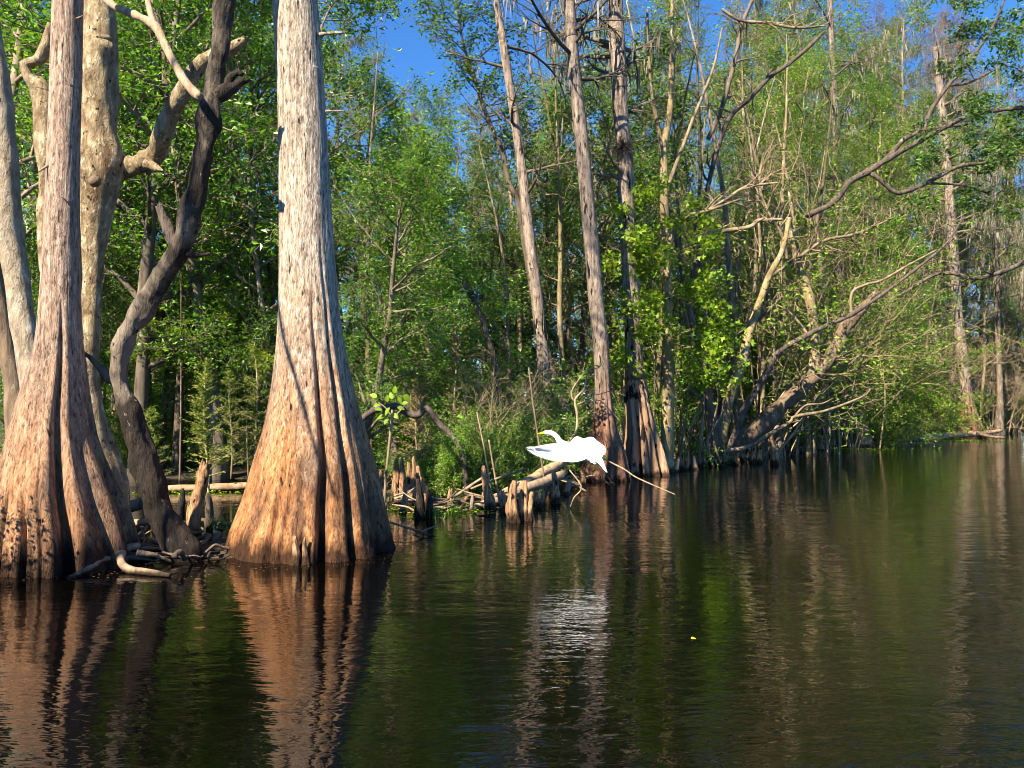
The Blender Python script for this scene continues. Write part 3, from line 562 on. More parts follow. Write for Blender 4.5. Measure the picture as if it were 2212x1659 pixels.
bare_branch([(1440, 480, 4), (1480, 470, 4.5), (1530, 455, 4.5), (1570, 430, 4), (1612, 404, 3.5), (1680, 395, 2.5)], 19.4, 'thin whitish branch curving up over the level dead branch', B_TWIG, 93, 10, .8)
bare_branch([(1559, 20, 3.5), (1600, 44, 3.5), (1660, 50, 3.5), (1720, 60, 3), (1790, 55, 2)], 22, 'white horizontal twiggy branch near the top edge', B_TWIG, 94, 12, .9)
bare_branch([(1530, 300, 5), (1560, 230, 5), (1590, 120, 5), (1600, 60, 4.5), (1625, 0, 4)], 24, 'dark upright branch crossing the thicket near the top edge', B_TWIGD, 95, 12, 1.1)
bare_branch([(1660, 600, 4), (1720, 560, 4), (1780, 520, 3.5), (1850, 505, 3), (1930, 470, 2)], 22, 'tangled tan branch just below the mossy limb', B_TWIG, 96, 22, 1.0)
bare_branch([(1700, 560, 4), (1690, 510, 4), (1660, 460, 3.5), (1640, 400, 3), (1650, 330, 2)], 22.2, 'tan brush branch bristling left of the mossy limb', B_TWIG, 97, 24, 1.1)
bare_branch([(2230, 560, 5), (2120, 600, 4.5), (2030, 590, 4), (1940, 640, 3), (1880, 660, 2)], 27, 'long grey branch trailing in from the right edge', B_TWIGD, 98, 14, .9)
# two dark wands left of the three cypresses
C, rad = traced([(880, 330, 2.2), (890, 400, 3), (905, 440, 4), (925, 500, 4.6), (965, 560, 5.2), (1000, 610, 5.4), (1030, 660, 5.4), (1050, 720, 5.4), (1066, 775, 5.4), (1078, 860, 6), (1082, 960, 7), (1080, 1040, 9)], 16.2, 80)
t = tree('slender_tree', (C[0, 0], C[0, 1], 0), 'thin dark bowed stem arching left in front of the green thicket'); g = Geo(); loft(g, C, rad, 10, None, .12, 6, 99); child('trunk', g, B_TWIGD, t)
g = Geo(); l = Geo(); rg = np.random.default_rng(44); i = rg.choice(np.arange(40, 79), 16); d = rg.normal(0, 1, (16, 3)); d[:, 2] = rg.uniform(-.1, .5, 16)
spray(rg, C[i], d, rg.uniform(.5, 1.0, 16), g, l, .085, 6, False, sig=.07, r=.009); child('side_branch', g, B_TWIGD, t); child('crown', l, L_MID, t)
C, rad = traced([(991, 40, 2.5), (1000, 90, 3), (1025, 170, 4), (1055, 260, 5), (1085, 330, 6), (1100, 400, 7), (1118, 430, 7), (1140, 560, 8), (1165, 690, 9), (1190, 800, 10), (1225, 900, 14), (1245, 1000, 20)], 19.2, 90, 1.)
t = tree('slender_tree', (C[0, 0], C[0, 1], 0), 'dark leaning tree with sparse leaves against the sky, crossing behind the thinnest cypress'); g = Geo(); loft(g, C, rad, 12, None, .12, 6, 101); child('trunk', g, B_TWIGD, t)
g = Geo(); l = Geo(); rg = np.random.default_rng(45); i = rg.choice(np.arange(45, 90), 40); d = rg.normal(0, 1, (40, 3)); d[:, 2] = rg.uniform(0, .9, 40)
spray(rg, C[i], d, rg.uniform(.6, 1.5, 40), g, l, .1, 4, False, sig=.08, r=.014, bend=.03); child('side_branch', g, B_TWIGD, t); child('crown', l, L_DARK, t)
# hollow dark crooked limb behind the young leafy plant
g = px_tube([(760, 930, 8, 13.5), (800, 890, 7, 13.5), (854, 878, 7, 13.5), (880, 892, 7.5, 13.5), (902, 897, 7.5, 13.5), (918, 883, 7.5, 13.5), (930, 890, 7, 13.5), (948, 915, 7, 13.6), (982, 948, 6, 13.6), (1000, 990, 6, 13.6), (1010, 1075, 6, 13.6)], 13.5, 60, 10, .2, 8, 102)
solo('crooked_limb', g, B_DARK2, at(1010, 1075, 13.6), 'black crooked limb looping above the tall knees', 'branch')
# far right trunks
for i, (pts, D, lab, m, up) in enumerate([
    ([(2040, 300, 9), (2050, 420, 10), (2060, 560, 11), (2068, 678, 11), (2081, 792, 11), (2090, 870, 13), (2094, 925, 26)], 38, 'tall grey cypress with a spread dark foot near the right edge, behind the driftwood log', B_MID, 4),
    ([(2150, 560, 5), (2155, 700, 5.5), (2160, 850, 6), (2158, 935, 10)], 41, 'slim white trunk at far right beyond the driftwood log', B_BACK, 4),
    ([(1795, 60, 6), (1800, 180, 7), (1806, 300, 8), (1812, 490, 9), (1816, 700, 10), (1820, 948, 18)], 34, 'straight pinkish trunk rising behind the broken leaning trunk', B_MID, 6)]):
    C, rad = traced(pts, D, 80, up); t = tree('bald_cypress', (C[0, 0], C[0, 1], 0), lab); g = Geo(); loft(g, C, rad, 30, fluted(C, G1, 2., .08, 7, 103+i, .03)); child('trunk', g, m, t)
    rg = np.random.default_rng(300+i); g = Geo(); l = Geo(); mo = Geo(); P2, P3 = twigs_crown(rg, C, rad, 6, g, l, 22, 2.6, 5, .08); strands(mo, rg, points_on(rg, P2, 8, .05), .4, .03)
    child('boughs_and_twigs', g, B_TWIGD, t); child('crown', l, L_NEEDLE, t); child('hanging_moss', mo, MOSS, t)
# ------------------------------------------------------------------ kinds of tree for the wood behind (meshes shared between copies)
def trunk_line(rng, H, r0, lean=.05, n=14, wob=.03, top=.18):
    P = grow(rng, np.zeros((1, 3)), np.array([[rng.normal(0, lean), rng.normal(0, lean), 1.]]), np.array([H]), n, wob, .02)
    t = np.linspace(0, 1, n+1); r = (r0*(1-t)**.8*(1-top)+r0*top*(1-t)+.008)[None]; r[0, 0] *= 1.45; r[0, 1] *= 1.12
    P[0, 0, 2] = -.3
    return P, r
def broadleaf(seed, H, r0, cb, spread, nl, leaf, lobed, per, size, mat, bmat, sig=.11, ns=7, ntw=5, asp=.5):
    rng = np.random.default_rng(seed); P, r = trunk_line(rng, H, r0, .06, 14, .045); g = Geo(); loft(g, P[0], r[0], 10, None, .15, 3, seed)
    p, d, rr, t = sprout(rng, P, r, nl, cb, 1., .7, 1.25); d[:, 2] = np.abs(d[:, 2])*.8+.1
    L = spread*(.45+.75*np.sin(np.clip((t-cb)/(1-cb), 0, 1)*2.6+.35))*rng.uniform(.7, 1.2, len(p))
    P1 = grow(rng, p, d, L, 7, .17, .02); r1 = taper(rr*.5+.006, .008, 8); batch(g, P1, r1, 6)
    p, d, rr, t = sprout(rng, P1, r1, ns, .2, 1., .5, 1.2); P2 = grow(rng, p, d, L.repeat(ns)*.4*(1.2-.6*t), 5, .2, .0); r2 = taper(rr*.55+.003, .004, 6); batch(g, P2, r2, 4)
    p, d, rr, t = sprout(rng, P2, r2, ntw, .15, 1., .5, 1.2); P3 = grow(rng, p, d, rng.uniform(.2, .55, len(p)), 3, .22, -.02); batch(g, P3, taper(rr*.5+.002, .003, 4), 3)
    l = Geo(); leaf_geo(l, rng, points_on(rng, P3, per, sig, 0.), size, asp, .8, .3, 1., .16, lobed)
    return [('trunk', g.mesh('trunk', bmat)), ('crown', l.mesh('crown', mat, False))]
def mossy(seed, H, r0, nl, spread, mos, per, green=L_OLIVE, msz=.7, cb=.3):
    rng = np.random.default_rng(seed); P, r = trunk_line(rng, H, r0, .03, 14, .015, .25); g = Geo(); loft(g, P[0], r[0], 10, None, .1, 2, seed)
    p, d, rr, t = sprout(rng, P, r, nl, cb, 1., .9, 1.5); d[:, 2] = d[:, 2]*.6+.25
    L = spread*(1.15-.75*np.clip((t-cb)/(1-cb), 0, 1))*rng.uniform(.5, 1.2, len(p))
    P1 = grow(rng, p, d, L, 6, .17, .04); r1 = taper(rr*.36+.006, .008, 7); batch(g, P1, r1, 5)
    p, d, rr, t = sprout(rng, P1, r1, 7, .15, 1., .5, 1.2); P2 = grow(rng, p, d, rng.uniform(.4, 1.1, len(p)), 5, .22, .03); r2 = taper(rr*.5+.004, .005, 6); batch(g, P2, r2, 3)
    p, d, rr, t = sprout(rng, P2, r2, 5, .15, 1., .4, 1.1); P3 = grow(rng, p, d, rng.uniform(.25, .6, len(p)), 3, .22, .04); batch(g, P3, taper(rr*.5+.004, .004, 4), 3)
    l = Geo(); leaf_geo(l, rng, points_on(rng, P3, per, .1, 0.), .09, .35, .6, .2)
    m = Geo(); strands(m, rng, np.concatenate([points_on(rng, P2, mos, .04, 0.), points_on(rng, P1, mos*4, .06, .1)]), msz, .022)
    return [('trunk', g.mesh('trunk', B_BACK)), ('crown', l.mesh('crown', green, False)), ('hanging_moss', m.mesh('hanging_moss', MOSS, False))]
def brush(seed, H, ns, mat, leafmat_=None, per=2, r0=.03, size=.07, fine=6, spread=.35):
    """many-stemmed bare or thinly leaved thicket shrub"""
    rng = np.random.default_rng(seed); p0 = rng.normal(0, .22, (ns, 3)); p0[:, 2] = -.2
    d = rng.normal(0, spread, (ns, 3)); d[:, 2] = 1; P = grow(rng, p0, d, H*rng.uniform(.55, 1.1, ns), 9, .2, .04); r = taper(r0*rng.uniform(.5, 1.2, ns), .006, 10); g = Geo(); batch(g, P, r, 6)
    p, d, rr, t = sprout(rng, P, r, 8, .2, 1., .4, 1.1); P2 = grow(rng, p, d, H*.28*rng.uniform(.5, 1.2, len(p)), 6, .2, .02); r2 = taper(rr*.5+.003, .004, 7); batch(g, P2, r2, 4)
    p, d, rr, t = sprout(rng, P2, r2, fine, .1, 1., .4, 1.1); P3 = grow(rng, p, d, rng.uniform(.25, .7, len(p)), 4, .2, .01); batch(g, P3, taper(rr*.5+.003, .0035, 5), 3)
    out = [('stems', g.mesh('stems', mat))]
    if leafmat_ is not None:
        l = Geo(); leaf_geo(l, rng, points_on(rng, P3, per, .07, 0.), size, .6, .8, .2, 1., .15); out.append(('foliage', l.mesh('foliage', leafmat_, False)))
    return out
def pole(seed, H, r0, mat):
    rng = np.random.default_rng(seed); P, r = trunk_line(rng, H, r0, .07, 16, .035, .4); g = Geo(); loft(g, P[0], r[0], 9, None, .15, 3, seed)
    p, d, rr, t = sprout(rng, P, r, 9, .3, 1., .6, 1.2); P1 = grow(rng, p, d, rng.uniform(.5, 1.6, len(p)), 6, .2, .03); r1 = taper(rr*.4+.004, .005, 7); batch(g, P1, r1, 4)
    p, d, rr, t = sprout(rng, P1, r1, 5, .15, 1., .4, 1.1); P2 = grow(rng, p, d, rng.uniform(.2, .7, len(p)), 4, .2, .02); batch(g, P2, taper(rr*.5+.003, .004, 5), 3)
    return [('trunk', g.mesh('trunk', mat))]
K = {}
K['green'] = [broadleaf(200+i, 11.5, .13, .16, 2.5, 22, 1, False, (15, 13, 10)[i], (.085, .1, .125)[i], L_MID, B_BACK, .1, 7, 6) for i in range(3)]
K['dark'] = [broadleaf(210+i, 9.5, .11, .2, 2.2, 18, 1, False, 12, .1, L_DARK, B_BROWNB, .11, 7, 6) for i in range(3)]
K['olive'] = [broadleaf(220+i, 13, .12, .16, 2.4, 22, 1, False, 10, .095, L_OLIVE, B_LICHB, .12, 7, 6) for i in range(3)]
K['bay'] = [broadleaf(230+i, 8, .1, .1, 2.0, 24, 1, False, 14, .105, L_MID, B_BACK, .1, 7, 6, asp=.36) for i in range(2)]
K['moss'] = [mossy(240+i, 18, .25, 38, 3.0, 7, 9, L_OLIVE, .34) for i in range(3)]
K['redtop'] = [mossy(250, 22, .28, 54, 3.4, 3, 9, L_RED, .2, .35)]
K['bare'] = [brush(260+i, 6.5, 8, B_TWIG, L_OLIVE, 7, .026, .08) for i in range(3)]
K['bush'] = [brush(270+i, 2.8, 11, B_TWIG, L_MID, 16, .016, .085, 5, .5) for i in range(3)]
K['limebush'] = [brush(275+i, 3.2, 9, B_TWIG, L_LIME, 14, .016, .1, 5, .55) for i in range(2)]
K['olivebush'] = [brush(285+i, 5.0, 9, B_TWIG, L_OLIVE, 15, .022, .085, 6, .4) for i in range(2)]
K['greybrush'] = [brush(280+i, 5.5, 10, B_TWIG, None, 0, .03, .07, 8) for i in range(2)]
K['pole'] = [pole(290+i, 11, .085, m) for i, m in enumerate((B_BACK, B_LICHB, B_BACK, B_BROWNB))]
NAMES = {'green': ('maple_tree', 'tree'), 'dark': ('laurel_tree', 'tree'), 'olive': ('ash_tree', 'tree'), 'bay': ('bay_tree', 'tree'), 'moss': ('bald_cypress', 'tree'), 'redtop': ('bald_cypress', 'tree'),
         'bare': ('bare_tree', 'tree'), 'bush': ('bush', 'bush'), 'limebush': ('bush', 'bush'), 'olivebush': ('bush', 'bush'), 'greybrush': ('bare_shrub', 'shrub'), 'pole': ('slender_tree', 'tree')}
PR = np.random.default_rng(1234)
def place(kind, X, D, sc=1., label='', group=None, sz=None, rz=None):
    x = (X-1106)/FPX*D; z = float(ground_z(np.array([x]), np.array([float(D)]))[0])
    nm, cat = NAMES[kind]
    e = empty(nm, (x, D, max(z, -.1)), label, cat, group)
    e.rotation_euler = (0, 0, PR.uniform(0, 6.28) if rz is None else rz); e.scale = (sc, sc, sc if sz is None else sz)
    for pn, me in K[kind][PR.integers(len(K[kind]))]:
        o = put(pn, me, e)
        if pn in ('hanging_moss', 'foliage', 'crown'): o['kind'] = 'stuff'
    return e
ORD = 'first second third fourth fifth sixth seventh eighth ninth tenth eleventh twelfth'.split()
def many(kind, spots, label, group, jit=.12):
    for i, s in enumerate(sorted(spots)):
        X, D = s[0], s[1]; sc = (s[2] if len(s) > 2 else 1.)
        place(kind, X, D, sc*PR.uniform(1-jit, 1+jit), label+(', '+ORD[i]+' from the left' if len(spots) <= 12 else ''), group)
# left wood
many('green', [(-60, 15.5), (60, 18, 1.05), (190, 19, 1.1), (300, 16.2, .95), (395, 20, 1.1), (480, 17.5, 1.), (555, 21, 1.05), (590, 17.5, .78)], 'leafy green maple behind the trees at left', 'maples of the left wood')
many('green', [(-80, 26, 1.3), (20, 28, 1.3), (130, 25, 1.25), (250, 29, 1.35), (340, 26, 1.3), (450, 28, 1.35), (540, 27, 1.25), (610, 30, 1.2)], 'tall maple deep in the wood at left', 'tall maples deep in the left wood')
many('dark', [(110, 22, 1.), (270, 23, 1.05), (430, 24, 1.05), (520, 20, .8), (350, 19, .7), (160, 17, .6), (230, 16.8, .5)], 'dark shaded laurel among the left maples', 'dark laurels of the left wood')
many('pole', [(-30, 21), (90, 20), (215, 21), (330, 20), (385, 18.5), (365, 24), (425, 22), (470, 19.5), (505, 23), (548, 20), (585, 24), (300, 25), (250, 20), (440, 27), (530, 28), (150, 24), (610, 22)], 'thin upright trunk in the shade of the left wood', 'thin trunks in the left wood')
# right of the great cypress
many('bay', [(775, 15.2, .74), (850, 16.2, .76), (930, 17.5, .78)], 'dense glossy bay tree right of the biggest cypress', 'bay trees right of the biggest cypress')
many('green', [(735, 19, .66), (815, 20, .62), (985, 22, .54), (900, 24, .7)], 'bright maple behind the bay trees', 'maples behind the bay trees')
many('pole', [(760, 19), (800, 17.2, .7), (870, 18.5, .7), (930, 20, .7), (960, 18, .6), (1010, 19, .6), (1050, 21, .7), (845, 22, .8), (1090, 23, .8)], 'thin trunk below the bay trees', 'thin trunks below the bay trees')
many('moss', [(735, 46, 1.12), (790, 42, .98), (860, 48, .98), (930, 44, .9), (1000, 46, .92)], 'grey moss-draped cypress far behind the bay trees', 'mossy cypresses far behind the bay trees', .05)
# behind the three cypresses
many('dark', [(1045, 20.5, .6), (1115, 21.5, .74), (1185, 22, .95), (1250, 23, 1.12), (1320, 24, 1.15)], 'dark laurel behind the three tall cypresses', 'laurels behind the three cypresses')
many('green', [(1080, 26, .8), (1210, 28, .95), (1300, 30, 1.1)], 'maple glimpsed between the three tall cypresses', 'maples between the three cypresses')
many('moss', [(1080, 50, .78), (1150, 46, .9), (1240, 48, 1.1), (1330, 44, 1.1)], 'moss-hung cypress far behind the three tall cypresses', 'mossy cypresses behind the three', .05)
many('pole', [(1130, 20.5, .8), (1235, 20, .8), (1260, 22), (1340, 21.5), (1100, 19, .6)], 'thin trunk in the shade behind the three tall cypresses', 'thin trunks behind the three cypresses')
# right thicket
many('bare', [(1390, 21.5, 1.15), (1540, 24, 1.3), (1610, 23.5, 1.2), (1700, 25, 1.3), (1770, 26, 1.3), (1850, 29, 1.3), (1500, 27, 1.5), (1735, 30, 1.5)], 'bare-twigged tan tree in the right-hand thicket', 'bare trees of the right thicket')
many('olive', [(1400, 29, 1.0), (1550, 31, 1.1), (1630, 29, 1.), (1710, 32, 1.05), (1790, 31, .9), (1860, 35, .95), (1680, 38, 1.2), (1590, 36, 1.2), (1930, 38, .9)], 'yellow-green ash rising over the right-hand thicket', 'ash trees over the right thicket')
many('green', [(1660, 33, 1.2), (1760, 36, 1.2), (1900, 36, .95), (1960, 40, 1.05), (2040, 46, 1.1), (1840, 40, 1.3)], 'green maple above the right-hand thicket', 'maples above the right thicket')
many('green', [(1500, 25.5, .55), (1585, 26.5, .6), (1660, 27, .58), (1730, 28.5, .66), (1800, 30, .62), (1445, 26, .7), (1890, 33, .66)], 'bright young maple in the middle of the right-hand thicket', 'young maples in the right thicket')
many('pole', [(1400, 22, .9), (1465, 23, 1.), (1480, 24.5), (1556, 23.5, .9), (1600, 24, 1.1), (1640, 23.5, .9), (1665, 25, 1.2), (1685, 24.2), (1715, 25.5), (1745, 26, 1.1), (1575, 25), (1620, 27), (1650, 24), (1700, 27), (1730, 29), (1780, 28), (1850, 30), (1890, 33), (1930, 34), (1985, 36), (2010, 38), (2050, 42), (2110, 42), (2140, 44), (2190, 45), (1590, 30), (1670, 31), (1520, 29), (1835, 33), (1955, 37)], 'thin trunk standing in the right-hand thicket', 'thin trunks of the right thicket')
many('redtop', [(2010, 52, 1.1), (1935, 56, 1.14), (2090, 57, 1.12), (2170, 60, 1.1), (1870, 60, 1.15), (2240, 58, 1.1)], 'towering grey cypress with a reddish crown at the upper right', 'reddish-crowned cypresses', .03)
many('moss', [(1870, 50, 1.25), (1950, 54, 1.35), (2060, 43, .74), (2120, 47, .78), (2190, 46, .72), (2260, 50, .95), (1700, 46, 1.15), (1760, 42, 1.05), (1640, 44, 1.1), (1560, 45, 1.15), (1490, 40, 1.05), (1430, 48, 1.2)], 'moss-hung cypress beyond the right-hand bank', 'mossy cypresses of the right bank')
many('olive', [(1900, 45, 1.6), (1985, 48, 1.55), (2070, 50, 1.55), (2150, 49, 1.5), (2230, 52, 1.55), (1820, 44, 1.6), (1740, 46, 1.65), (2290, 50, 1.5)], 'tall hazy ash at the back of the right bank', 'tall ashes at the back of the right bank')
many('greybrush', [(1000, 15, .42), (1062, 15.6, .45), (1110, 16.2, .4)], 'thin leafless shrub among the bank bushes left of the egret', 'leafless shrubs left of the egret')
many('greybrush', [(1945, 37.5, 1.1), (2000, 39, 1.2), (2060, 41, 1.15), (2130, 43, 1.2), (2200, 44, 1.2), (2250, 46, 1.2), (2100, 47, 1.4), (1890, 34, 1.)], 'leafless grey shrub on the far right bank', 'leafless shrubs of the right bank')
# bushes along the water
many('bush', [(975, 15.6, .8), (1022, 15.4, .4), (1045, 16.6, .95), (1090, 16.8, .42), (1140, 20.5, .9), (1010, 17.5, 1.), (940, 17.6, .8), (1250, 20.5, .7)], 'leafy bush on the bank left of the three tall cypresses', 'bushes left of the three cypresses')
many('bush', [(340, 19, .8), (430, 20, .8), (520, 19.5, .9), (570, 18.2, .5), (90, 18, .8), (260, 18.4, .6), (480, 23, 1.1), (380, 24, 1.1), (700, 19, .9), (780, 18.2, .7), (860, 18.6, .8), (300, 22, 1.)], 'shaded bush across the slough at left', 'bushes across the slough')
many('bush', [(1480, 23.5, .8), (1600, 25.5, .8), (1680, 28, .9), (1740, 29, 1.), (1830, 32, 1.1), (1870, 31.2, .9), (1990, 38.5, .9), (2060, 42.5, .9), (2160, 45, .9), (2230, 47, 1.), (1420, 22, .8)], 'leafy bush low on the right bank', 'bushes of the right bank')
many('olivebush', [(1420, 24, .9), (1490, 26, 1.1), (1590, 27.5, 1.1), (1670, 28.5, 1.1), (1765, 29.5, 1.), (1815, 31, 1.1), (1870, 33, 1.1), (1935, 36, 1.1)], 'yellow-green shrub filling the right-hand thicket', 'shrubs filling the right thicket')
many('bush', [(930, 14.2, .3), (960, 13.9, .35), (1000, 14.0, .4), (1035, 14.3, .45), (1090, 14.6, .5), (1130, 15.2, .6), (905, 14.6, .35), (1065, 13.9, .3)], 'small leafy weed among the sticks left of the egret', 'leafy weeds among the sticks')
many('limebush', [(1905, 32.2, 1.1), (1960, 34.6, 1.15), (1875, 31., .8)], 'lime-green bush overhanging the water beside the driftwood log', 'lime bushes by the driftwood log')
# the wood closing the view
for i in range(26):
    X = -120+i*95+PR.uniform(-25, 25); D = PR.uniform(58, 74)
    place('moss' if i % 3 else 'green', X, D, PR.uniform(.72, .88)*(1.5 if i % 3 == 0 else 1.), 'distant tree closing the back of the swamp', 'distant trees closing the view')
for i in range(22):
    X = -100+i*112+PR.uniform(-30, 30); D = PR.uniform(36, 50) if X < 1500 else PR.uniform(50, 60)
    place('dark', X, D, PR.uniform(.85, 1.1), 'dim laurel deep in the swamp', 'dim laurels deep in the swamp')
for i in range(30):
    X = -60+i*80+PR.uniform(-25, 25); D = PR.uniform(46, 66)
    place('olivebush' if i % 2 else 'bush', X, D, PR.uniform(1.3, 1.8)*(1. if i % 2 else 1.4), 'distant bush at the back of the swamp', 'distant bushes at the back')
for i in range(10):
    place('moss' if i % 2 else 'green', 1750+i*62, PR.uniform(62, 84), PR.uniform(.8, .95)*(1. if i % 2 else 1.4), 'distant tree closing the back of the swamp', 'distant trees closing the view')
# left bank out of the frame: it shades the left cypress's foot
place('bush', 0, 5.9, .72, 'leafy bush on the near bank, just out of sight', 'bushes of the near bank').location.x = -5.75
place('bush', 0, 6.6, .62, 'leafy bush on the near bank, just out of sight', 'bushes of the near bank').location.x = -5.95
# ------------------------------------------------------------------ cypress knees and stumps
def knee(name, X, y0, y1, hw, D, lean=0., seed=0, mat=B_KNEE, top=.3, label='', cat='cypress knee', group=None, twin=None, rag=0.):
    g = Geo()
    def one(X, y0, y1, hw, lean):
        a = at(X, y1, D); a[2] = min(a[2], 0)-.12; b = at(X+lean, y0, D); n = 16; u = np.linspace(0, 1, n)[:, None]
        rg = np.random.default_rng(seed); C = a*(1-u)+b*u; C[:, 0] += .015*np.sin(u[:, 0]*5+seed); r = hw/FPX*D*(1.25-(1.25-top)*u[:, 0]**.85); r[-3] *= .97; r[-2] *= .86; r[-1] *= .55 if not rag else .9
        z = C[:, 2]
        def f(th, i): return 1+.2*np.abs(np.cos(th*2.5+seed))*(1-u[i, 0]*.7)-.1+fbm(np.stack([np.cos(th)*2+seed+0*z[i], np.sin(th)*2+0*z[i], z[i]*7+0*th], -1), seed, 4)*.3
        loft(g, C, r, 22, f, 0, 1, seed, True, rag)
    one(X, y0, y1, hw, lean)
    for tw in (twin or []): one(*tw)
    return solo(name, g, mat, at(X, y1, D), label, cat, group)
KG = 'cypress knees between the biggest cypress and the egret'
for i, (X, y0, y1, hw, D, lean, tw, lab) in enumerate([
    (860, 990, 1096, 10, 12.8, -6, [(872, 988, 1094, 8, 13 and -5)], 'tall twin-tipped knee nearest the biggest cypress'),
    (884, 998, 1085, 8, 13.2, -3, [(894, 986, 1084, 7, -2)], 'paired knee just behind the tall twin-tipped one'),
    (905, 1006, 1080, 7, 13.4, -2, [(914, 1030, 1084, 6, 0)], 'short-tipped knee at the right of the tall group'),
    (828, 1016, 1070, 6, 13.8, -4, None, 'small thin knee half hidden by the biggest cypress'),
    (1060, 1006, 1098, 12, 12.4, -14, None, 'pointed knee tilting left below the bushes'),
    (1110, 1038, 1126, 13, 11.2, 0, None, 'blunt fat knee at the water, left of two'),
    (1134, 1038, 1122, 12, 11.35, -3, [(1143, 1062, 1122, 9, 3)], 'lumpy double knee beside the blunt fat one'),
    (1156, 1060, 1094, 8, 12.7, 0, [(1169, 1057, 1094, 8, 2)], 'low stubby knee pair right of the lumpy double one'),
    (1202, 1018, 1088, 9, 13.2, -6, None, 'lone slim knee below the egret'),
    (634, 1158, 1206, 11, 8.25, 6, None, 'small smooth knee hugging the biggest cypress, left of two'),
    (657, 1160, 1208, 8, 8.25, 5, None, 'small narrow knee hugging the biggest cypress, right of two'),
    (1592, 978, 1003, 8, 21.5, 0, None, 'squat knee at the foot of the fat leaning trunk'),
    (1628, 962, 998, 7, 22, 1, [(1642, 966, 998, 6, 0)], 'double knee under the fat leaning trunk'),
    (1505, 985, 1006, 9, 21, 0, None, 'low dark knee left of the stout split foot')]):
    knee('cypress_knee', X, y0, y1, hw, D, lean, i+3, B_KNEE, (.5, .42, .62)[i % 3], lab, 'cypress knee', KG if i < 11 else None, tw)
knee('dead_stump', 410, 1004, 1146, 14, 9.9, 33, 21, B_KNEE, .95, 'slanting grey-brown broken stump between the two near cypresses', 'stump', None, None, .1)
knee('dead_stump', 392, 1055, 1122, 10, 10.9, 0, 22, B_DARK_SHADED, .4, 'small black pointed stump left of the slanting one', 'stump')
knee('dead_stump', 452, 1064, 1150, 11, 10.2, -3, 23, B_DARK2, .55, 'dark stump right of the slanting one', 'stump')
knee('dead_stump', 907, 1036, 1126, 12, 11.6, -3, 24, B_DARK_SHADED, .35, 'black rotten stump standing in front of the tall knees', 'stump', None, [(925, 1052, 1122, 11, 0)], .06)
knee('dead_stump', 1675, 942, 1001, 8, 21.6, -9, 25, B_KNEE, .7, 'reddish leaning post-like stump alone in the water', 'stump', None, None, .1)
knee('root_mass', 1850, 886, 958, 26, 30.5, 4, 26, B_SHAG, .5, 'shaggy heap of pale upright roots on the right bank', 'roots', None, [(1832, 905, 958, 12, 3), (1868, 900, 958, 13, -3), (1842, 892, 959, 8, 0)], .15)
knee('root_mass', 1775, 918, 966, 9, 28, 4, 27, B_DRIFT, .6, 'small curled driftwood snag left of the shaggy roots', 'roots', None, [(1784, 915, 966, 6, -4)], .1)
# ------------------------------------------------------------------ logs, roots and sticks
def stick(name, pts, D, mat, label, cat, group=None, sides=12, bump=.2, seed=0, n=None, rag=0., kids=()):
    g = px_tube(pts, D, n or max(14, 6*len(pts)), sides, bump, 8, seed, rag)
    for k in kids: px_tube(k, D, 14, 8, bump, 8, seed+1, 0, g)
    p = at(pts[0][0], pts[0][1], pts[0][3] if len(pts[0]) > 3 else D)
    return solo(name, g, mat, p, label, cat, group)
stick('fallen_log', [(345, 1056, 8, 14.8), (450, 1054, 8, 15), (547, 1049, 8, 15.2), (690, 1042, 8, 15.6), (830, 1030, 7, 16), (905, 1024, 5, 16.3)], 15, B_LOG, 'long smooth log lying in the slough behind the biggest cypress', 'log', seed=1)
stick('fallen_log', [(225, 1092, 13, 11.2), (262, 1093, 14, 11.1), (308, 1090, 12, 10.9)], 11, B_ROOT, 'dark thick log with a cut end, behind the black kinked tree', 'log', seed=2, rag=.03)
stick('fallen_log', [(245, 1131, 8, 10.4), (290, 1130, 8, 10.3), (330, 1124, 8, 10.3)], 10.3, B_LOG, 'short pinkish log beside the left-edge cypress', 'log', seed=3, rag=.02)
stick('fallen_log', [(1000, 1108, 6, 12.3), (1065, 1078, 8, 12.9), (1136, 1042, 10, 13.5), (1180, 1017, 10, 14), (1225, 994, 9, 14.5), (1262, 975, 7, 15)], 13.5, B_LOG, 'orange log propped diagonally under the egret', 'log', seed=4, rag=.04)
stick('fallen_log', [(1030, 1096, 6, 12.6), (1090, 1075, 9, 12.9), (1150, 1050, 11, 13.4), (1216, 1025, 10, 13.9)], 13.2, B_DRIFT, 'grey split log lying under the orange propped one', 'log', seed=5, rag=.1)
stick('fallen_log', [(1914, 957, 5, 34), (1960, 950, 6.5, 34.5), (2030, 942, 7, 35.5), (2090, 938, 6.5, 36.5), (2130, 935, 5, 37), (2163, 930, 3, 37.5)], 35, B_LOG, 'pale forked driftwood log floating by the right bank', 'log', seed=6, kids=([(2110, 936, 4), (2140, 943, 3), (2172, 946, 2)],))
stick('driftwood_root', [(147, 1249, 5, 7.6), (184, 1233, 7, 7.75), (217, 1211, 7, 7.95), (245, 1204, 7, 8.1), (268, 1192, 6, 8.2)], 7.8, B_ROOT, 'dark root reaching into the water left of the tan hooked one', 'root', seed=7)
stick('driftwood_root', [(300, 1178, 6, 8.4), (272, 1186, 8, 8.25), (260, 1208, 9, 8.0), (278, 1230, 9, 7.85), (319, 1236, 7, 7.75), (368, 1243, 4, 7.65)], 7.8, B_DRIFT, 'smooth tan root hooked like a C at the waterline', 'root', seed=8)
RGR = np.random.default_rng(77)
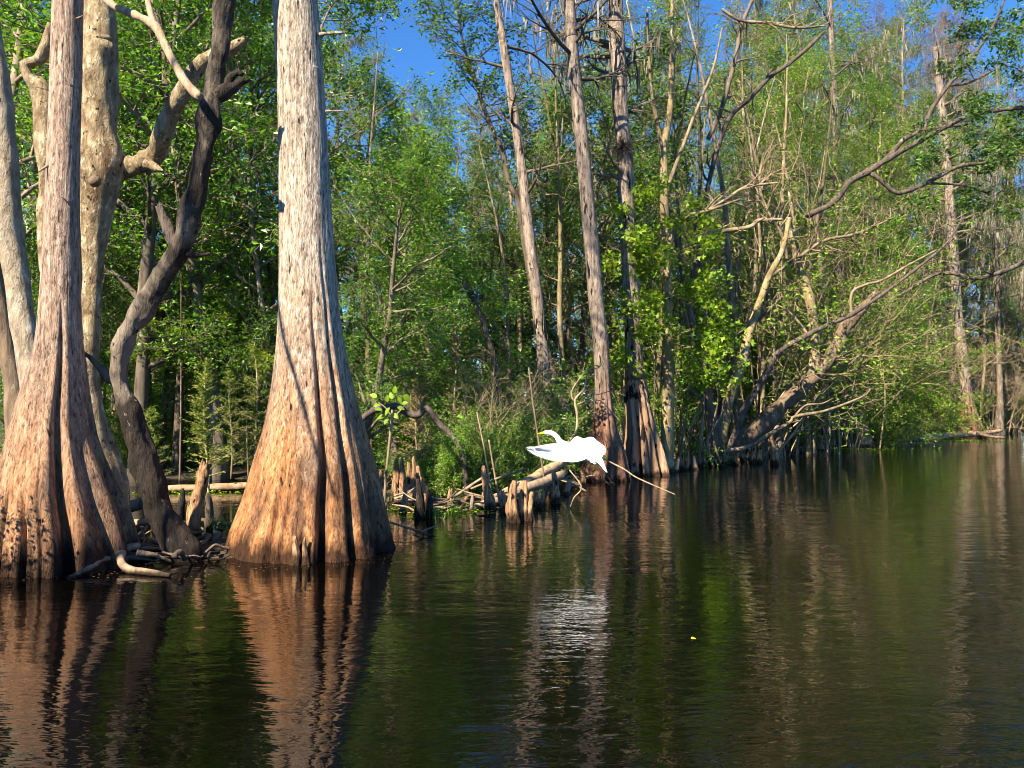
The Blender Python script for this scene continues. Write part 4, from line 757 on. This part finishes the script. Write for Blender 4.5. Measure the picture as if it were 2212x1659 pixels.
for i in range(46):   # the tangle on the hump between the near cypresses
    X = RGR.uniform(262, 500); Y = RGR.uniform(1128, 1212); D = 1.5*FPX/(Y-HOR)*RGR.uniform(.96, 1.0); D = min(D, 10.3)
    a = RGR.normal(0, .5)+(math.pi if RGR.random() < .5 else 0); L = RGR.uniform(30, 85); hw = RGR.uniform(2., 7.5)
    pts = [(X+L*(u-.5)*math.cos(a)+RGR.normal(0, 4), Y+L*(u-.5)*math.sin(a)*.55+RGR.normal(0, 4)-10*math.sin(u*3.1)*RGR.random(), hw*(1-.55*u), D+(u-.5)*.35*math.sin(a*2)) for u in np.linspace(0, 1, 5)]
    stick('driftwood_root', pts, D, (B_ROOT, B_DRIFT, B_ROOT, B_DARK2)[i % 4], 'one of the grey roots tangled between the two near cypresses', 'root', 'roots tangled between the near cypresses', 9, .25, 20+i)
for i, pth in enumerate([[(266, 1130, 1.6), (280, 1160, 2), (300, 1175, 2), (320, 1185, 1.6)], [(318, 1135, 3), (308, 1150, 3), (290, 1170, 3.5), (285, 1195, 3)], [(305, 1140, 2), (312, 1165, 2.5), (300, 1185, 2), (318, 1195, 2)], [(330, 1165, 2), (310, 1176, 2.5), (292, 1180, 2)]]):
    stick('dry_root', pth, 8.9, B_TWIG, 'one of the straw-coloured dry rootlets beside the hooked tan root', 'root', 'straw-coloured dry rootlets', 7, .1, 70+i)
# sticks around the log under the egret
for i, (pth, D, lab) in enumerate([
    ([(1017, 1056, 2.5), (1070, 1035, 2.5), (1139, 1012, 2)], 12.6, 'thin stick crossing above the orange propped log'),
    ([(1298, 988, 1.7, 14.5), (1347, 1013, 1.8, 13.8), (1378, 1033, 1.6, 13), (1458, 1068, .9, 12.2)], 13, 'long bare stick slanting down into the water right of the egret'),
    ([(1142, 794, 1.8), (1150, 860, 2), (1160, 930, 2.2), (1173, 1020, 2.4), (1176, 1060, 2.5)], 13.6, 'upright pale reed-like stick left of the egret'),
    ([(1056, 950, 1.8), (1066, 1010, 2), (1081, 1096, 2.3)], 12.7, 'upright stick beside the tilting pointed knee'),
    ([(1030, 890, 1.5), (1048, 980, 2), (1060, 1060, 2.2), (1068, 1096, 2.2)], 13.2, 'tall leaning stick behind the tilting pointed knee'),
    ([(940, 1090, 3), (985, 1070, 3.4), (1030, 1040, 3), (1060, 1022, 2)], 12.9, 'bowed stick between the black stump and the tilting knee'),
    ([(925, 1096, 4), (950, 1094, 4.5), (975, 1108, 3)], 12.2, 'short orange stick at the foot of the black stump'),
    ([(842, 1128, 2.5), (880, 1140, 2.2), (935, 1158, 1.6), (960, 1160, 1)], 10, 'twig half sunk right of the biggest cypress'),
    ([(890, 1158, 1.8), (910, 1148, 2), (945, 1135, 1.6)], 10.1, 'dark twig crossing the half-sunk one'),
    ([(905, 1035, 3), (940, 1008, 4), (985, 996, 4), (1015, 985, 3)], 14, 'grey branch rising right from the tall knees'),
    ([(1230, 1015, 1.6), (1256, 1052, 1.6), (1240, 1075, 1.2), (1232, 1095, 1.)], 12.6, 'crooked twig dangling to the water under the egret'),
    ([(960, 1115, 2), (1010, 1118, 2.2), (1070, 1108, 1.6)], 11.8, 'flat stick at the water left of the blunt fat knee')]):
    stick('dead_stick', pth, D, (B_TWIG, B_DRIFT)[i % 2], lab, 'stick', None, 7, .12, 110+i)
stick('dead_sapling', [(1215, 985, 3, 14.8), (1228, 955, 2.8, 14.6), (1244, 932, 2.7, 14.5), (1247, 898, 2.6, 14.5), (1242, 866, 2.4, 14.5), (1253, 850, 2.2, 14.5), (1262, 840, 2, 14.5), (1266, 818, 1.4, 14.5)], 14.5, B_TWIG, 'forked bare sapling rising just above the egret\'s back', 'sapling', None, 8, .1, 130, None, 0.,
      ([(1242, 868, 1.8), (1234, 855, 1.6), (1238, 838, 1.4), (1254, 816, 1.2), (1271, 797, 1.1), (1293, 795, .9), (1305, 773, .7)], [(1246, 874, 1.4), (1268, 866, 1.2), (1295, 865, 1), (1312, 880, .8), (1340, 910, .6)], [(1262, 840, 1.2), (1290, 852, 1), (1320, 845, .8), (1350, 855, .5)]))
for i in range(16):   # low knees and stubs along the waterline
    X = (835, 872, 898, 925, 948, 972, 1002, 1022, 1046, 1085, 1098, 1150, 1182, 1225, 1245, 1260)[i]; D = (11.5, 12.1, 12.4, 12.2, 12.9, 12.6, 12.9, 12.3, 13, 12.2, 12.7, 12.3, 13.6, 14.5, 15.2, 15.8)[i]; yb = HOR+1.5*FPX/D; h = (34, 46, 30, 38, 24, 42, 20, 34, 28, 44, 52, 26, 40, 30, 24, 36)[i]
    knee('cypress_knee', X, yb-h, yb, (5, 7, 6, 8, 5, 6, 7, 5, 8, 6, 7, 6, 6, 7, 6, 8)[i], D, (-3, 2, 5, -4)[i % 4], 40+i, (B_KNEE, B_DRIFT, B_KNEE)[i % 3], (.5, .7, .4, .6)[i % 4], 'one of the low broken knees along the water left of and under the egret', 'cypress knee', 'low broken knees along the water', None, .04 if i % 2 else 0.)
RG4 = np.random.default_rng(52)
for i in range(26):
    X = 1400+i*8.2+RG4.uniform(-4, 4) if i < 18 else 1600+(i-18)*34+RG4.uniform(-8, 8)
    D = 20.
    for _ in range(8): D = float(np.interp((X-1106)/FPX*D, SHORE[:, 0], SHORE[:, 1]))
    D -= RG4.uniform(.1, .9); yb = HOR+1.5*FPX/D; h = RG4.uniform(14, 46)*20/D
    knee('cypress_knee', X, yb-h, yb, RG4.uniform(3, 7)*20/D, D, RG4.normal(0, 4), 70+i, (B_KNEE, B_DRIFT, B_BROWN)[i % 3], RG4.uniform(.35, .7), 'one of the small brown knees crowding the water right of the shaggy foot', 'cypress knee', 'small knees right of the shaggy foot', None, .05 if i % 2 else 0.)
RG3 = np.random.default_rng(31)
for i in range(30):
    X = RG3.uniform(850, 1270); D = float(np.interp(X, [850, 1080, 1270], [11.8, 12.6, 15.5]))+RG3.uniform(-.3, .9); yb = HOR+1.45*FPX/D; L = RG3.uniform(30, 95); s_ = RG3.normal(0, .45)
    stick('dead_stick', [(X-L/2, yb+RG3.uniform(-4, 4), 2.4), (X-L*.15, yb-8-L*.12*abs(s_)+RG3.normal(0, 4), 2.2), (X+L*.2, yb-10-L*.3*abs(s_)+RG3.normal(0, 5), 1.8), (X+L/2, yb-8-L*.6*abs(s_), 1.1)] if s_ > 0 else [(X+L/2, yb+2, 2.4), (X+L*.15, yb-8-L*.15*abs(s_), 2.2), (X-L*.2, yb-10-L*.35*abs(s_), 1.8), (X-L/2, yb-8-L*.7*abs(s_), 1.)], D, (B_TWIG, B_DRIFT, B_ROOT)[i % 3], 'one of the small dead sticks littering the waterline left of the egret', 'stick', 'small sticks littering the waterline', 6, .15, 230+i, 12)
RG2 = np.random.default_rng(88)
for i in range(30):   # bare saplings standing in the brush right of the shaggy foot
    X = RG2.uniform(1400, 1560); D = RG2.uniform(20.4, 22.5); yb = HOR+1.5*FPX/D; h = RG2.uniform(60, 190); l_ = RG2.normal(0, 25); c_ = RG2.normal(0, 12)
    pth = [(X, yb, 3), (X+l_*.4+c_, yb-h*.4, 2.6), (X+l_*.7, yb-h*.75, 2), (X+l_, yb-h, 1.2)]
    stick('dead_sapling', pth, D, (B_TWIG, B_BROWN)[i % 2], 'one of the bare tan saplings crowding left of the stout split foot', 'sapling', 'bare saplings by the split foot', 6, .1, 140+i, 12)
for i in range(26):   # litter of sticks on the right bank
    X = RG2.uniform(1450, 2150); D = float(np.interp((X-1106)/FPX*24, SHORE[:, 0], SHORE[:, 1]))
    for _ in range(6): D = float(np.interp((X-1106)/FPX*D, SHORE[:, 0], SHORE[:, 1]))
    D += RG2.uniform(-.5, .8); yb = HOR+1.45*FPX/D; L = RG2.uniform(25, 80)*22/D; s_ = RG2.uniform(-.35, .35)
    stick('driftwood_stick', [(X-L/2, yb-6*abs(s_), 2.4*22/D), (X, yb-6+L*.1*s_, 2.6*22/D), (X+L/2, yb-8-abs(L*s_)*.5, 1.6*22/D)], D, (B_DRIFT, B_TWIG, B_ROOT)[i % 3], 'one of the small sticks strewn along the right bank', 'stick', 'sticks strewn along the right bank', 6, .15, 180+i, 10)
# ------------------------------------------------------------------ young cypresses, plant, grass
L_STEM = back_bark('sapling_twig', (.2, .2, .06), (.42, .38, .14), .1)
def sapling(X, y0, y1, D, wpx, label, mat, nb, seed, bm=B_TWIG, dens=1.):
    rg = np.random.default_rng(seed); a = at(X, y1, D); b = at(X-4, y0, D); H = b[2]-a[2]; n = 20; u = np.linspace(0, 1, n)[:, None]; C = a*(1-u)+b*u; C[:, 0] += .012*H*np.sin(u[:, 0]*6+seed)
    t = empty('young_cypress', a, label, 'sapling'); g = Geo(); loft(g, C, np.linspace(.011, .003, n)*max(H, 1)*.9, 7); child('stem', g, bm, t)
    k = nb; v = rg.uniform(.12, .97, k); i = v*(n-1); i0 = i.astype(int); p = C[i0]+(C[np.minimum(i0+1, n-1)]-C[i0])*(i-i0)[:, None]
    az = rg.uniform(0, 6.283, k); d = np.stack([np.cos(az), np.sin(az), .35+v*.5], -1)
    L = wpx/FPX*D*(1.08-v)**.7*rg.uniform(.6, 1.1, k); P = grow(rg, p, d, L, 6, .07, -.015); g = Geo(); rr = taper(np.full(k, .008), .004, 7); batch(g, P, rr, 3)
    p2, d2, r_, _ = sprout(rg, P, rr, 5, .2, 1, .5, 1.); P2 = grow(rg, p2, d2*np.array([1, 1, .5]), L.repeat(5)*.25, 3, .1, 0.); batch(g, P2, taper(np.full(len(p2), .004), .0025, 4), 3); child('twig', g, bm, t)
    l = Geo(); leaf_geo(l, rg, np.concatenate([points_on(rg, P, int(10*dens), .012, .2), points_on(rg, P2, int(7*dens), .014, .1)]), .04, .3, .8, 0., 1.); child('needles', l, mat, t)
    return t
sapling(447, 772, 1082, 11.6, 66, 'young green cypress like a small fir, between the two near cypresses', L_NEEDLE, 130, 1, L_STEM, .45)
sapling(903, 815, 1040, 14.2, 56, 'young dry yellowish cypress behind the tall knees', L_DRY, 80, 2, dens=.5)
sapling(985, 690, 1020, 15.5, 50, 'taller thin yellowish cypress sapling right of the dry one', L_DRY, 70, 3, dens=.4)
sapling(555, 740, 1030, 15.5, 60, 'feathery cypress sapling just left of the biggest cypress', L_NEEDLE, 90, 4, dens=.5)
sapling(330, 880, 1060, 12.5, 60, 'low feathery cypress sapling behind the black kinked tree', L_NEEDLE, 60, 5, dens=.5)
sapling(500, 800, 1035, 15, 60, 'soft green cypress sapling beyond the slanting stump', L_NEEDLE, 80, 6, dens=.5)
# soft cypress boughs in the left shade
rg = np.random.default_rng(19)
for (X, Y, D) in [(330, 760, 15.5), (480, 700, 16.5), (560, 800, 16.5)]:
    p = at(X+60, Y-30, D+.8); k = 9; g = Geo(); l = Geo(); P0 = np.tile(p, (k, 1))+rg.normal(0, .15, (k, 3)); d = np.stack([rg.uniform(-1.2, .4, k), rg.uniform(-.8, .4, k), rg.uniform(-.25, .25, k)], -1)
    spray(rg, P0, d, rg.uniform(.6, 1.2, k), g, l, .06, 12, False, sig=.03, droop=.05, r=.01)
    t = empty('young_cypress', p*np.array([1, 1, 0]), 'feathery bright cypress bough in the left shade, '+ORD[[330, 480, 560].index(X)]+' from the left', 'bough', 'feathery boughs in the left shade')
    gt = Geo(); loft(gt, smooth_path(np.array([p*np.array([1, 1, 0])-np.array([0, 0, .2]), p*np.array([1, 1, .5])+rg.normal(0, .06, 3), p+np.array([0, 0, 1.2])]), 16), np.linspace(.02, .008, 16), 8, None, .15, 8, 3); child('stem', gt, B_BROWN, t); child('twig', g, B_TWIGD, t); child('needles', l, L_NEEDLE, t)
# broad-leaved young plant
D = 11.2; t = empty('young_plant', at(832, 1126, D), 'young plant with big bright leaves on a pale cane, beside the biggest cypress', 'plant')
g = px_tube([(827, 1130, 3.2), (834, 1030, 3), (842, 950, 2.8), (846, 905, 2.6), (847, 885, 2)], D, 20, 8, .1, 10, 5); px_tube([(846, 905, 1.8), (862, 890, 1.5), (880, 870, 1)], D, 8, 6, .1, 10, 5, 0, g); px_tube([(846, 900, 1.8), (832, 880, 1.4), (815, 868, 1)], D, 8, 6, .1, 10, 5, 0, g); child('cane', g, B_TWIG, t)
def big_leaf(p, a, nvec, L, W):
    a = nrm(np.asarray(a, float)); s = nrm(np.cross(nvec, a)); m = np.cross(a, s); V = []; Q = []; u = np.linspace(0, 1, 7); wv = np.sin(np.pi*u**.75)**.8*W*.5
    for k in range(7):
        c = p+a*L*u[k]-m*L*.18*u[k]**2; V += [c-s*wv[k]+m*wv[k]*.25, c, c+s*wv[k]+m*wv[k]*.25]
    for k in range(6): Q += [(3*k, 3*k+1, 3*k+4, 3*k+3), (3*k+1, 3*k+2, 3*k+5, 3*k+4)]
    return Geo().add(V, Q)
rg = np.random.default_rng(5)
for (X, Y, dx, dz, L) in [(815, 858, -1, .4, .11), (822, 872, -1, -.3, .1), (835, 868, .2, 1, .1), (860, 858, .5, -.7, .13), (872, 852, .7, -.8, .13), (842, 880, -.6, -.9, .12), (850, 893, .6, -.6, .1), (832, 898, -1, -.3, .12), (858, 880, 1, -.2, .1), (848, 862, -.3, .7, .1), (838, 905, -.5, -.7, .09), (826, 885, -.7, .1, .1), (868, 872, .9, .2, .09), (852, 850, .1, .9, .1)]:
    g = big_leaf(at(X, Y, D+rg.normal(0, .05)), (dx, rg.uniform(-.6, .2), dz), np.array([rg.normal(0, .4)-.3, -.8, .6]), L, L*.62); child('leaf', g, L_LIME, t)
def tuft(X, Y, D, k, H, label, seed, mat=L_GRASS):
    rg = np.random.default_rng(seed); p = at(X, Y, D); p[2] = max(p[2], -.02); P0 = np.tile(p, (k, 1)); P0[:, :2] += rg.normal(0, .06, (k, 2)); d = rg.normal(0, .28, (k, 3)); d[:, 2] = 1
    P = grow(rg, P0, d, H*rg.uniform(.5, 1.1, k), 5, .1, -.06); g = Geo(); s = np.cross(nrm(P[:, -1]-P[:, 0]), rg.normal(0, 1, (k, 3))); s = nrm(s)*.006; w_ = np.linspace(1, .1, 6)[None, :, None]
    V = np.stack([P-s[:, None]*w_, P+s[:, None]*w_], 2).reshape(k, -1, 3); a = (np.arange(k)*12)[:, None]+np.arange(5)[None, :]*2; g.add(V.reshape(-1, 3), np.stack([a, a+1, a+3, a+2], -1).reshape(-1, 4))
    solo('grass_tuft', g, mat, p, label, 'grass')
tuft(470, 1145, 10, 22, .3, 'grass tuft left of two before the slough', 1); tuft(505, 1142, 9.9, 26, .32, 'grass tuft close against the biggest cypress, before the slough', 2)
tuft(940, 1118, 11.6, 40, .22, 'grassy tuft right of the black rotten stump', 3); tuft(985, 1112, 12, 40, .2, 'low grass beside the bowed stick', 4); tuft(1120, 1070, 13.8, 40, .25, 'grass showing behind the lumpy double knee', 5); tuft(838, 1085, 12, 26, .2, 'small weeds at the foot of the pale cane', 6)
# floating weed along the banks
def weed(seed, cx, cy, rx, ry, k, label, size=.03):
    rg = np.random.default_rng(seed); p = np.stack([cx+rg.normal(0, rx, k), cy+rg.normal(0, ry, k), np.full(k, .006)+rg.random(k)*.03], -1); g = Geo(); leaf_geo(g, rg, p, size, .8, 2.5, 0., 1.6, .05); c = np.array([cx, cy, 0.]); solo('floating_weed', g, L_LIME, c, label, 'weed', None, 'stuff')
weed(1, *on_water(960, 12.4)[:2], .5, .35, 700, 'bright green weed floating around the sticks right of the black stump', .05)
weed(2, *on_water(1770, 28.6)[:2], 1.3, .35, 900, 'floating green weed along the right bank', .06); weed(3, *on_water(2000, 35)[:2], 1.6, .3, 900, 'floating green weed under the driftwood log', .07); weed(4, *on_water(480, 10)[:2], .25, .15, 400, 'small weeds around the grass before the slough', .035); weed(5, *on_water(450, 14.6)[:2], .9, .2, 500, 'green scum along the slough log', .04)
p = on_water(1490, 1.5*FPX/(1378-HOR), .006); g = big_leaf(p, (1, .1, .05), np.array([0, -.3, 1.]), .035, .026); solo('floating_leaf', g, M_YLEAF, p, 'single yellow leaf floating on open water', 'leaf')
rg = np.random.default_rng(99); P0 = []
for cx, cy, r_, k in ((-4.2, 8.3, .72, 150), (-2.07, 9.1, .92, 170), (-3.0, 8.6, .9, 160), (-.6, 12.3, 1.6, 220), (1.8, 17.3, .9, 120)):
    a_ = rg.uniform(0, 6.283, k); q_ = r_*(1+np.abs(rg.normal(0, .16, k))); P0.append(np.stack([cx+np.cos(a_)*q_, cy+np.sin(a_)*q_, np.full(k, .005)+rg.random(k)*.004], -1))
g = Geo(); leaf_geo(g, rg, np.concatenate(P0), .022, .5, 6., 0., 1.66, .03); solo('floating_litter', g, L_DRY, (-2.0, 9.0, 0.), 'brown flecks of leaf litter floating round the trunk feet', 'litter', None, 'stuff')
# ------------------------------------------------------------------ the egret
def eg(x, y, d=0.):   # from an enlarged view of the bird: 1 unit = .098 of a frame row
    return at(1125+x*.09804, 901.3+y*.09804, 10.5+d)
U = .000537
t = empty('egret', eg(1500, 900)*np.array([1, 1, 1]), 'white egret with a yellow bill taking off low over the water', 'bird')
pth = [(500, 352, -.02+.30, 22), (530, 342, .29, 44), (590, 337, .28, 56), (660, 347, .26, 54), (740, 388, .23, 54), (800, 440, .2, 58), (840, 510, .16, 64), (900, 580, .12, 84), (1000, 640, .06, 105), (1130, 690, 0, 150), (1280, 745, -.05, 175), (1430, 810, -.1, 165), (1560, 860, -.15, 135), (1670, 905, -.19, 100), (1745, 965, -.22, 75), (1800, 1050, -.24, 50), (1850, 1140, -.25, 32), (1905, 1220, -.26, 10)]
q = np.array([(*eg(a, b, c), r*U) for a, b, c, r in pth]); s = smooth_path(q, 80); g = Geo(); loft(g, s[:, :3], s[:, 3], 28); child('body', g, M_WHITE, t)
q = np.array([(*eg(a, b, c), r*U) for a, b, c, r in [(522, 350, .28, 32), (470, 352, .29, 25), (420, 357, .3, 17), (362, 365, .31, 4)]]); s = smooth_path(q, 14); g = Geo(); loft(g, s[:, :3], s[:, 3], 12); child('bill', g, M_BILL, t)
q = np.array([(*eg(a, b, c), r*U) for a, b, c, r in [(545, 338, .262, 6), (552, 338, .252, 9), (559, 338, .262, 6)]]); g = Geo(); loft(g, q[:, :3], q[:, 3], 8); child('eye', g, M_BLACK, t)
def feather(a, b, wd, nv, curl=.05):
    a = np.asarray(a); b = np.asarray(b); ax = nrm(b-a); L = np.linalg.norm(b-a); s = nrm(np.cross(nv, ax)); m = np.cross(ax, s); V = []; Q = []; u = np.linspace(0, 1, 7); wv = np.array([.5, .85, 1, 1, .95, .75, .2])*wd*.5
    for k in range(7):
        c = a+ax*L*u[k]-m*curl*L*u[k]**2; V += [c-s*wv[k]-m*wv[k]*.1, c+m*.0015, c+s*wv[k]-m*wv[k]*.1]
    for k in range(6): Q += [(3*k, 3*k+1, 3*k+4, 3*k+3), (3*k+1, 3*k+2, 3*k+5, 3*k+4)]
    return Geo().add(V, Q)
def patch(edgeA, edgeB, thick, n=26, m=10):
    A = smooth_path(np.array(edgeA), n); B = smooth_path(np.array(edgeB), n); v = np.linspace(0, 1, m)
    P = A[:, None]*(1-v)[None, :, None]+B[:, None]*v[None, :, None]; du = np.gradient(P, axis=0); dv = np.gradient(P, axis=1); N = nrm(np.cross(du, dv)); th = thick*np.sin(np.pi*np.clip(v*.9+.08, 0, 1))**.7
    Vv = np.concatenate([(P+N*th[None, :, None]).reshape(-1, 3), (P-N*th[None, :, None]*.6).reshape(-1, 3)]); a = (np.arange(n-1)[:, None]*m+np.arange(m-1)[None, :]).ravel(); o = n*m
    Q = [np.stack([a, a+1, a+m+1, a+m], -1), np.stack([a+o, a+m+o, a+m+1+o, a+1+o], -1)]
    e1 = np.concatenate([np.arange(n)*m, (n-1)*m+np.arange(1, m), (np.arange(n-1)[::-1])*m+m-1, np.arange(1, m-1)[::-1]]); e2 = np.roll(e1, -1); Q.append(np.stack([e1, e2, e2+o, e1+o], -1))
    return Geo().add(Vv, np.concatenate(Q))
# near wing, reaching forward and towards the viewer
lead = [eg(1180, 620, -.05), eg(1000, 585, -.1), eg(820, 585, -.18), eg(640, 590, -.28), eg(480, 615, -.36), eg(330, 650, -.42)]
cov = [eg(1400, 800, -.16), eg(1180, 800, -.2), eg(900, 790, -.24), eg(700, 770, -.3), eg(520, 740, -.37), eg(300, 690, -.43)]
g = patch(lead, cov, .02); wg = child('wing', g, M_WHITE, t)
qa = smooth_path(np.array([eg(1380, 760, -.15), eg(1150, 740, -.19), eg(880, 730, -.24), eg(650, 710, -.31), eg(480, 680, -.37), (*eg(400, 660, -.4),)]), 36)
qb = smooth_path(np.array([eg(1470, 905, -.2), eg(1310, 962, -.24), eg(1150, 985, -.26), eg(950, 972, -.29), eg(700, 952, -.33), eg(470, 892, -.38), eg(320, 832, -.42), eg(200, 772, -.45), eg(140, 715, -.47), eg(128, 650, -.48)]), 36)
for i in range(36):
    g = feather(qa[i], qb[i], .05 if i < 24 else (.034 if i < 30 else .02), np.array([.15, -.75, .65])+.012*i*np.array([0, 1, 0]), .04); o = put('flight_feather', g.mesh('flight_feather', M_WHITE, org=np.array(t.location)), wg)
# far wing, raised and going away to the right
lead = [eg(1080, 560, .06), eg(1180, 450, .14), eg(1260, 430, .22), eg(1380, 470, .34), eg(1500, 440, .46), eg(1580, 440, .55)]
cov = [eg(1350, 720, .0), eg(1420, 640, .1), eg(1500, 620, .2), eg(1560, 600, .32), eg(1600, 560, .44), eg(1640, 500, .54)]
g = patch(lead, cov, .02); wg = child('wing', g, M_WHITE, t)
qa = smooth_path(np.array([eg(1330, 700, .02), eg(1400, 620, .12), eg(1460, 580, .22), eg(1520, 540, .34), eg(1560, 480, .5)]), 18)
qb = smooth_path(np.array([eg(1760, 890, -.06), eg(1830, 830, .02), eg(1880, 740, .1), eg(1860, 650, .2), eg(1790, 590, .3), eg(1690, 520, .42), eg(1610, 450, .55)]), 18)
for i in range(18):
    g = feather(qa[i], qb[i], .055, np.array([.2, -.7, .7]), .05); put('flight_feather', g.mesh('flight_feather', M_WHITE, org=np.array(t.location)), wg)
qa = [eg(1560, 880, -.16)]*5; qb = [eg(1490, 930, -.2), eg(1560, 1000, -.22), eg(1640, 1030, -.22), eg(1700, 1040, -.2), eg(1780, 1000, -.18)]
tl = None
for i in range(5):
    g = feather(qa[i], qb[i], .045, np.array([.2, -.8, .5]), .03); o = child('tail_feather', g, M_WHITE, t)
for dx, dd in ((0, -.2), (115, -.12)):
    q = np.array([(*eg(a+dx, b, c+dd), r*U) for a, b, c, r in [(1640, 985, 0, 16), (1690, 1060, -.02, 13), (1750, 1190, -.04, 12), (1785, 1270, -.05, 14), (1830, 1350, -.06, 11), (1880, 1425, -.07, 8)]]); s = smooth_path(q, 24); g = Geo(); loft(g, s[:, :3], s[:, 3], 8); lg = child('leg', g, M_BLACK, t)
    e_ = eg(1875+dx, 1420, dd-.07); g = Geo()
    for k, (fx, fz) in enumerate([(.05, -.02), (.055, -.035), (.045, -.05), (-.02, -.03)]): stub(g, e_, e_+np.array([fx, -.01*k+.01, fz]), .0045, .002, 5, k, .05, 6)
    put('foot', g.mesh('foot', M_BLACK, org=np.array(t.location)), lg)
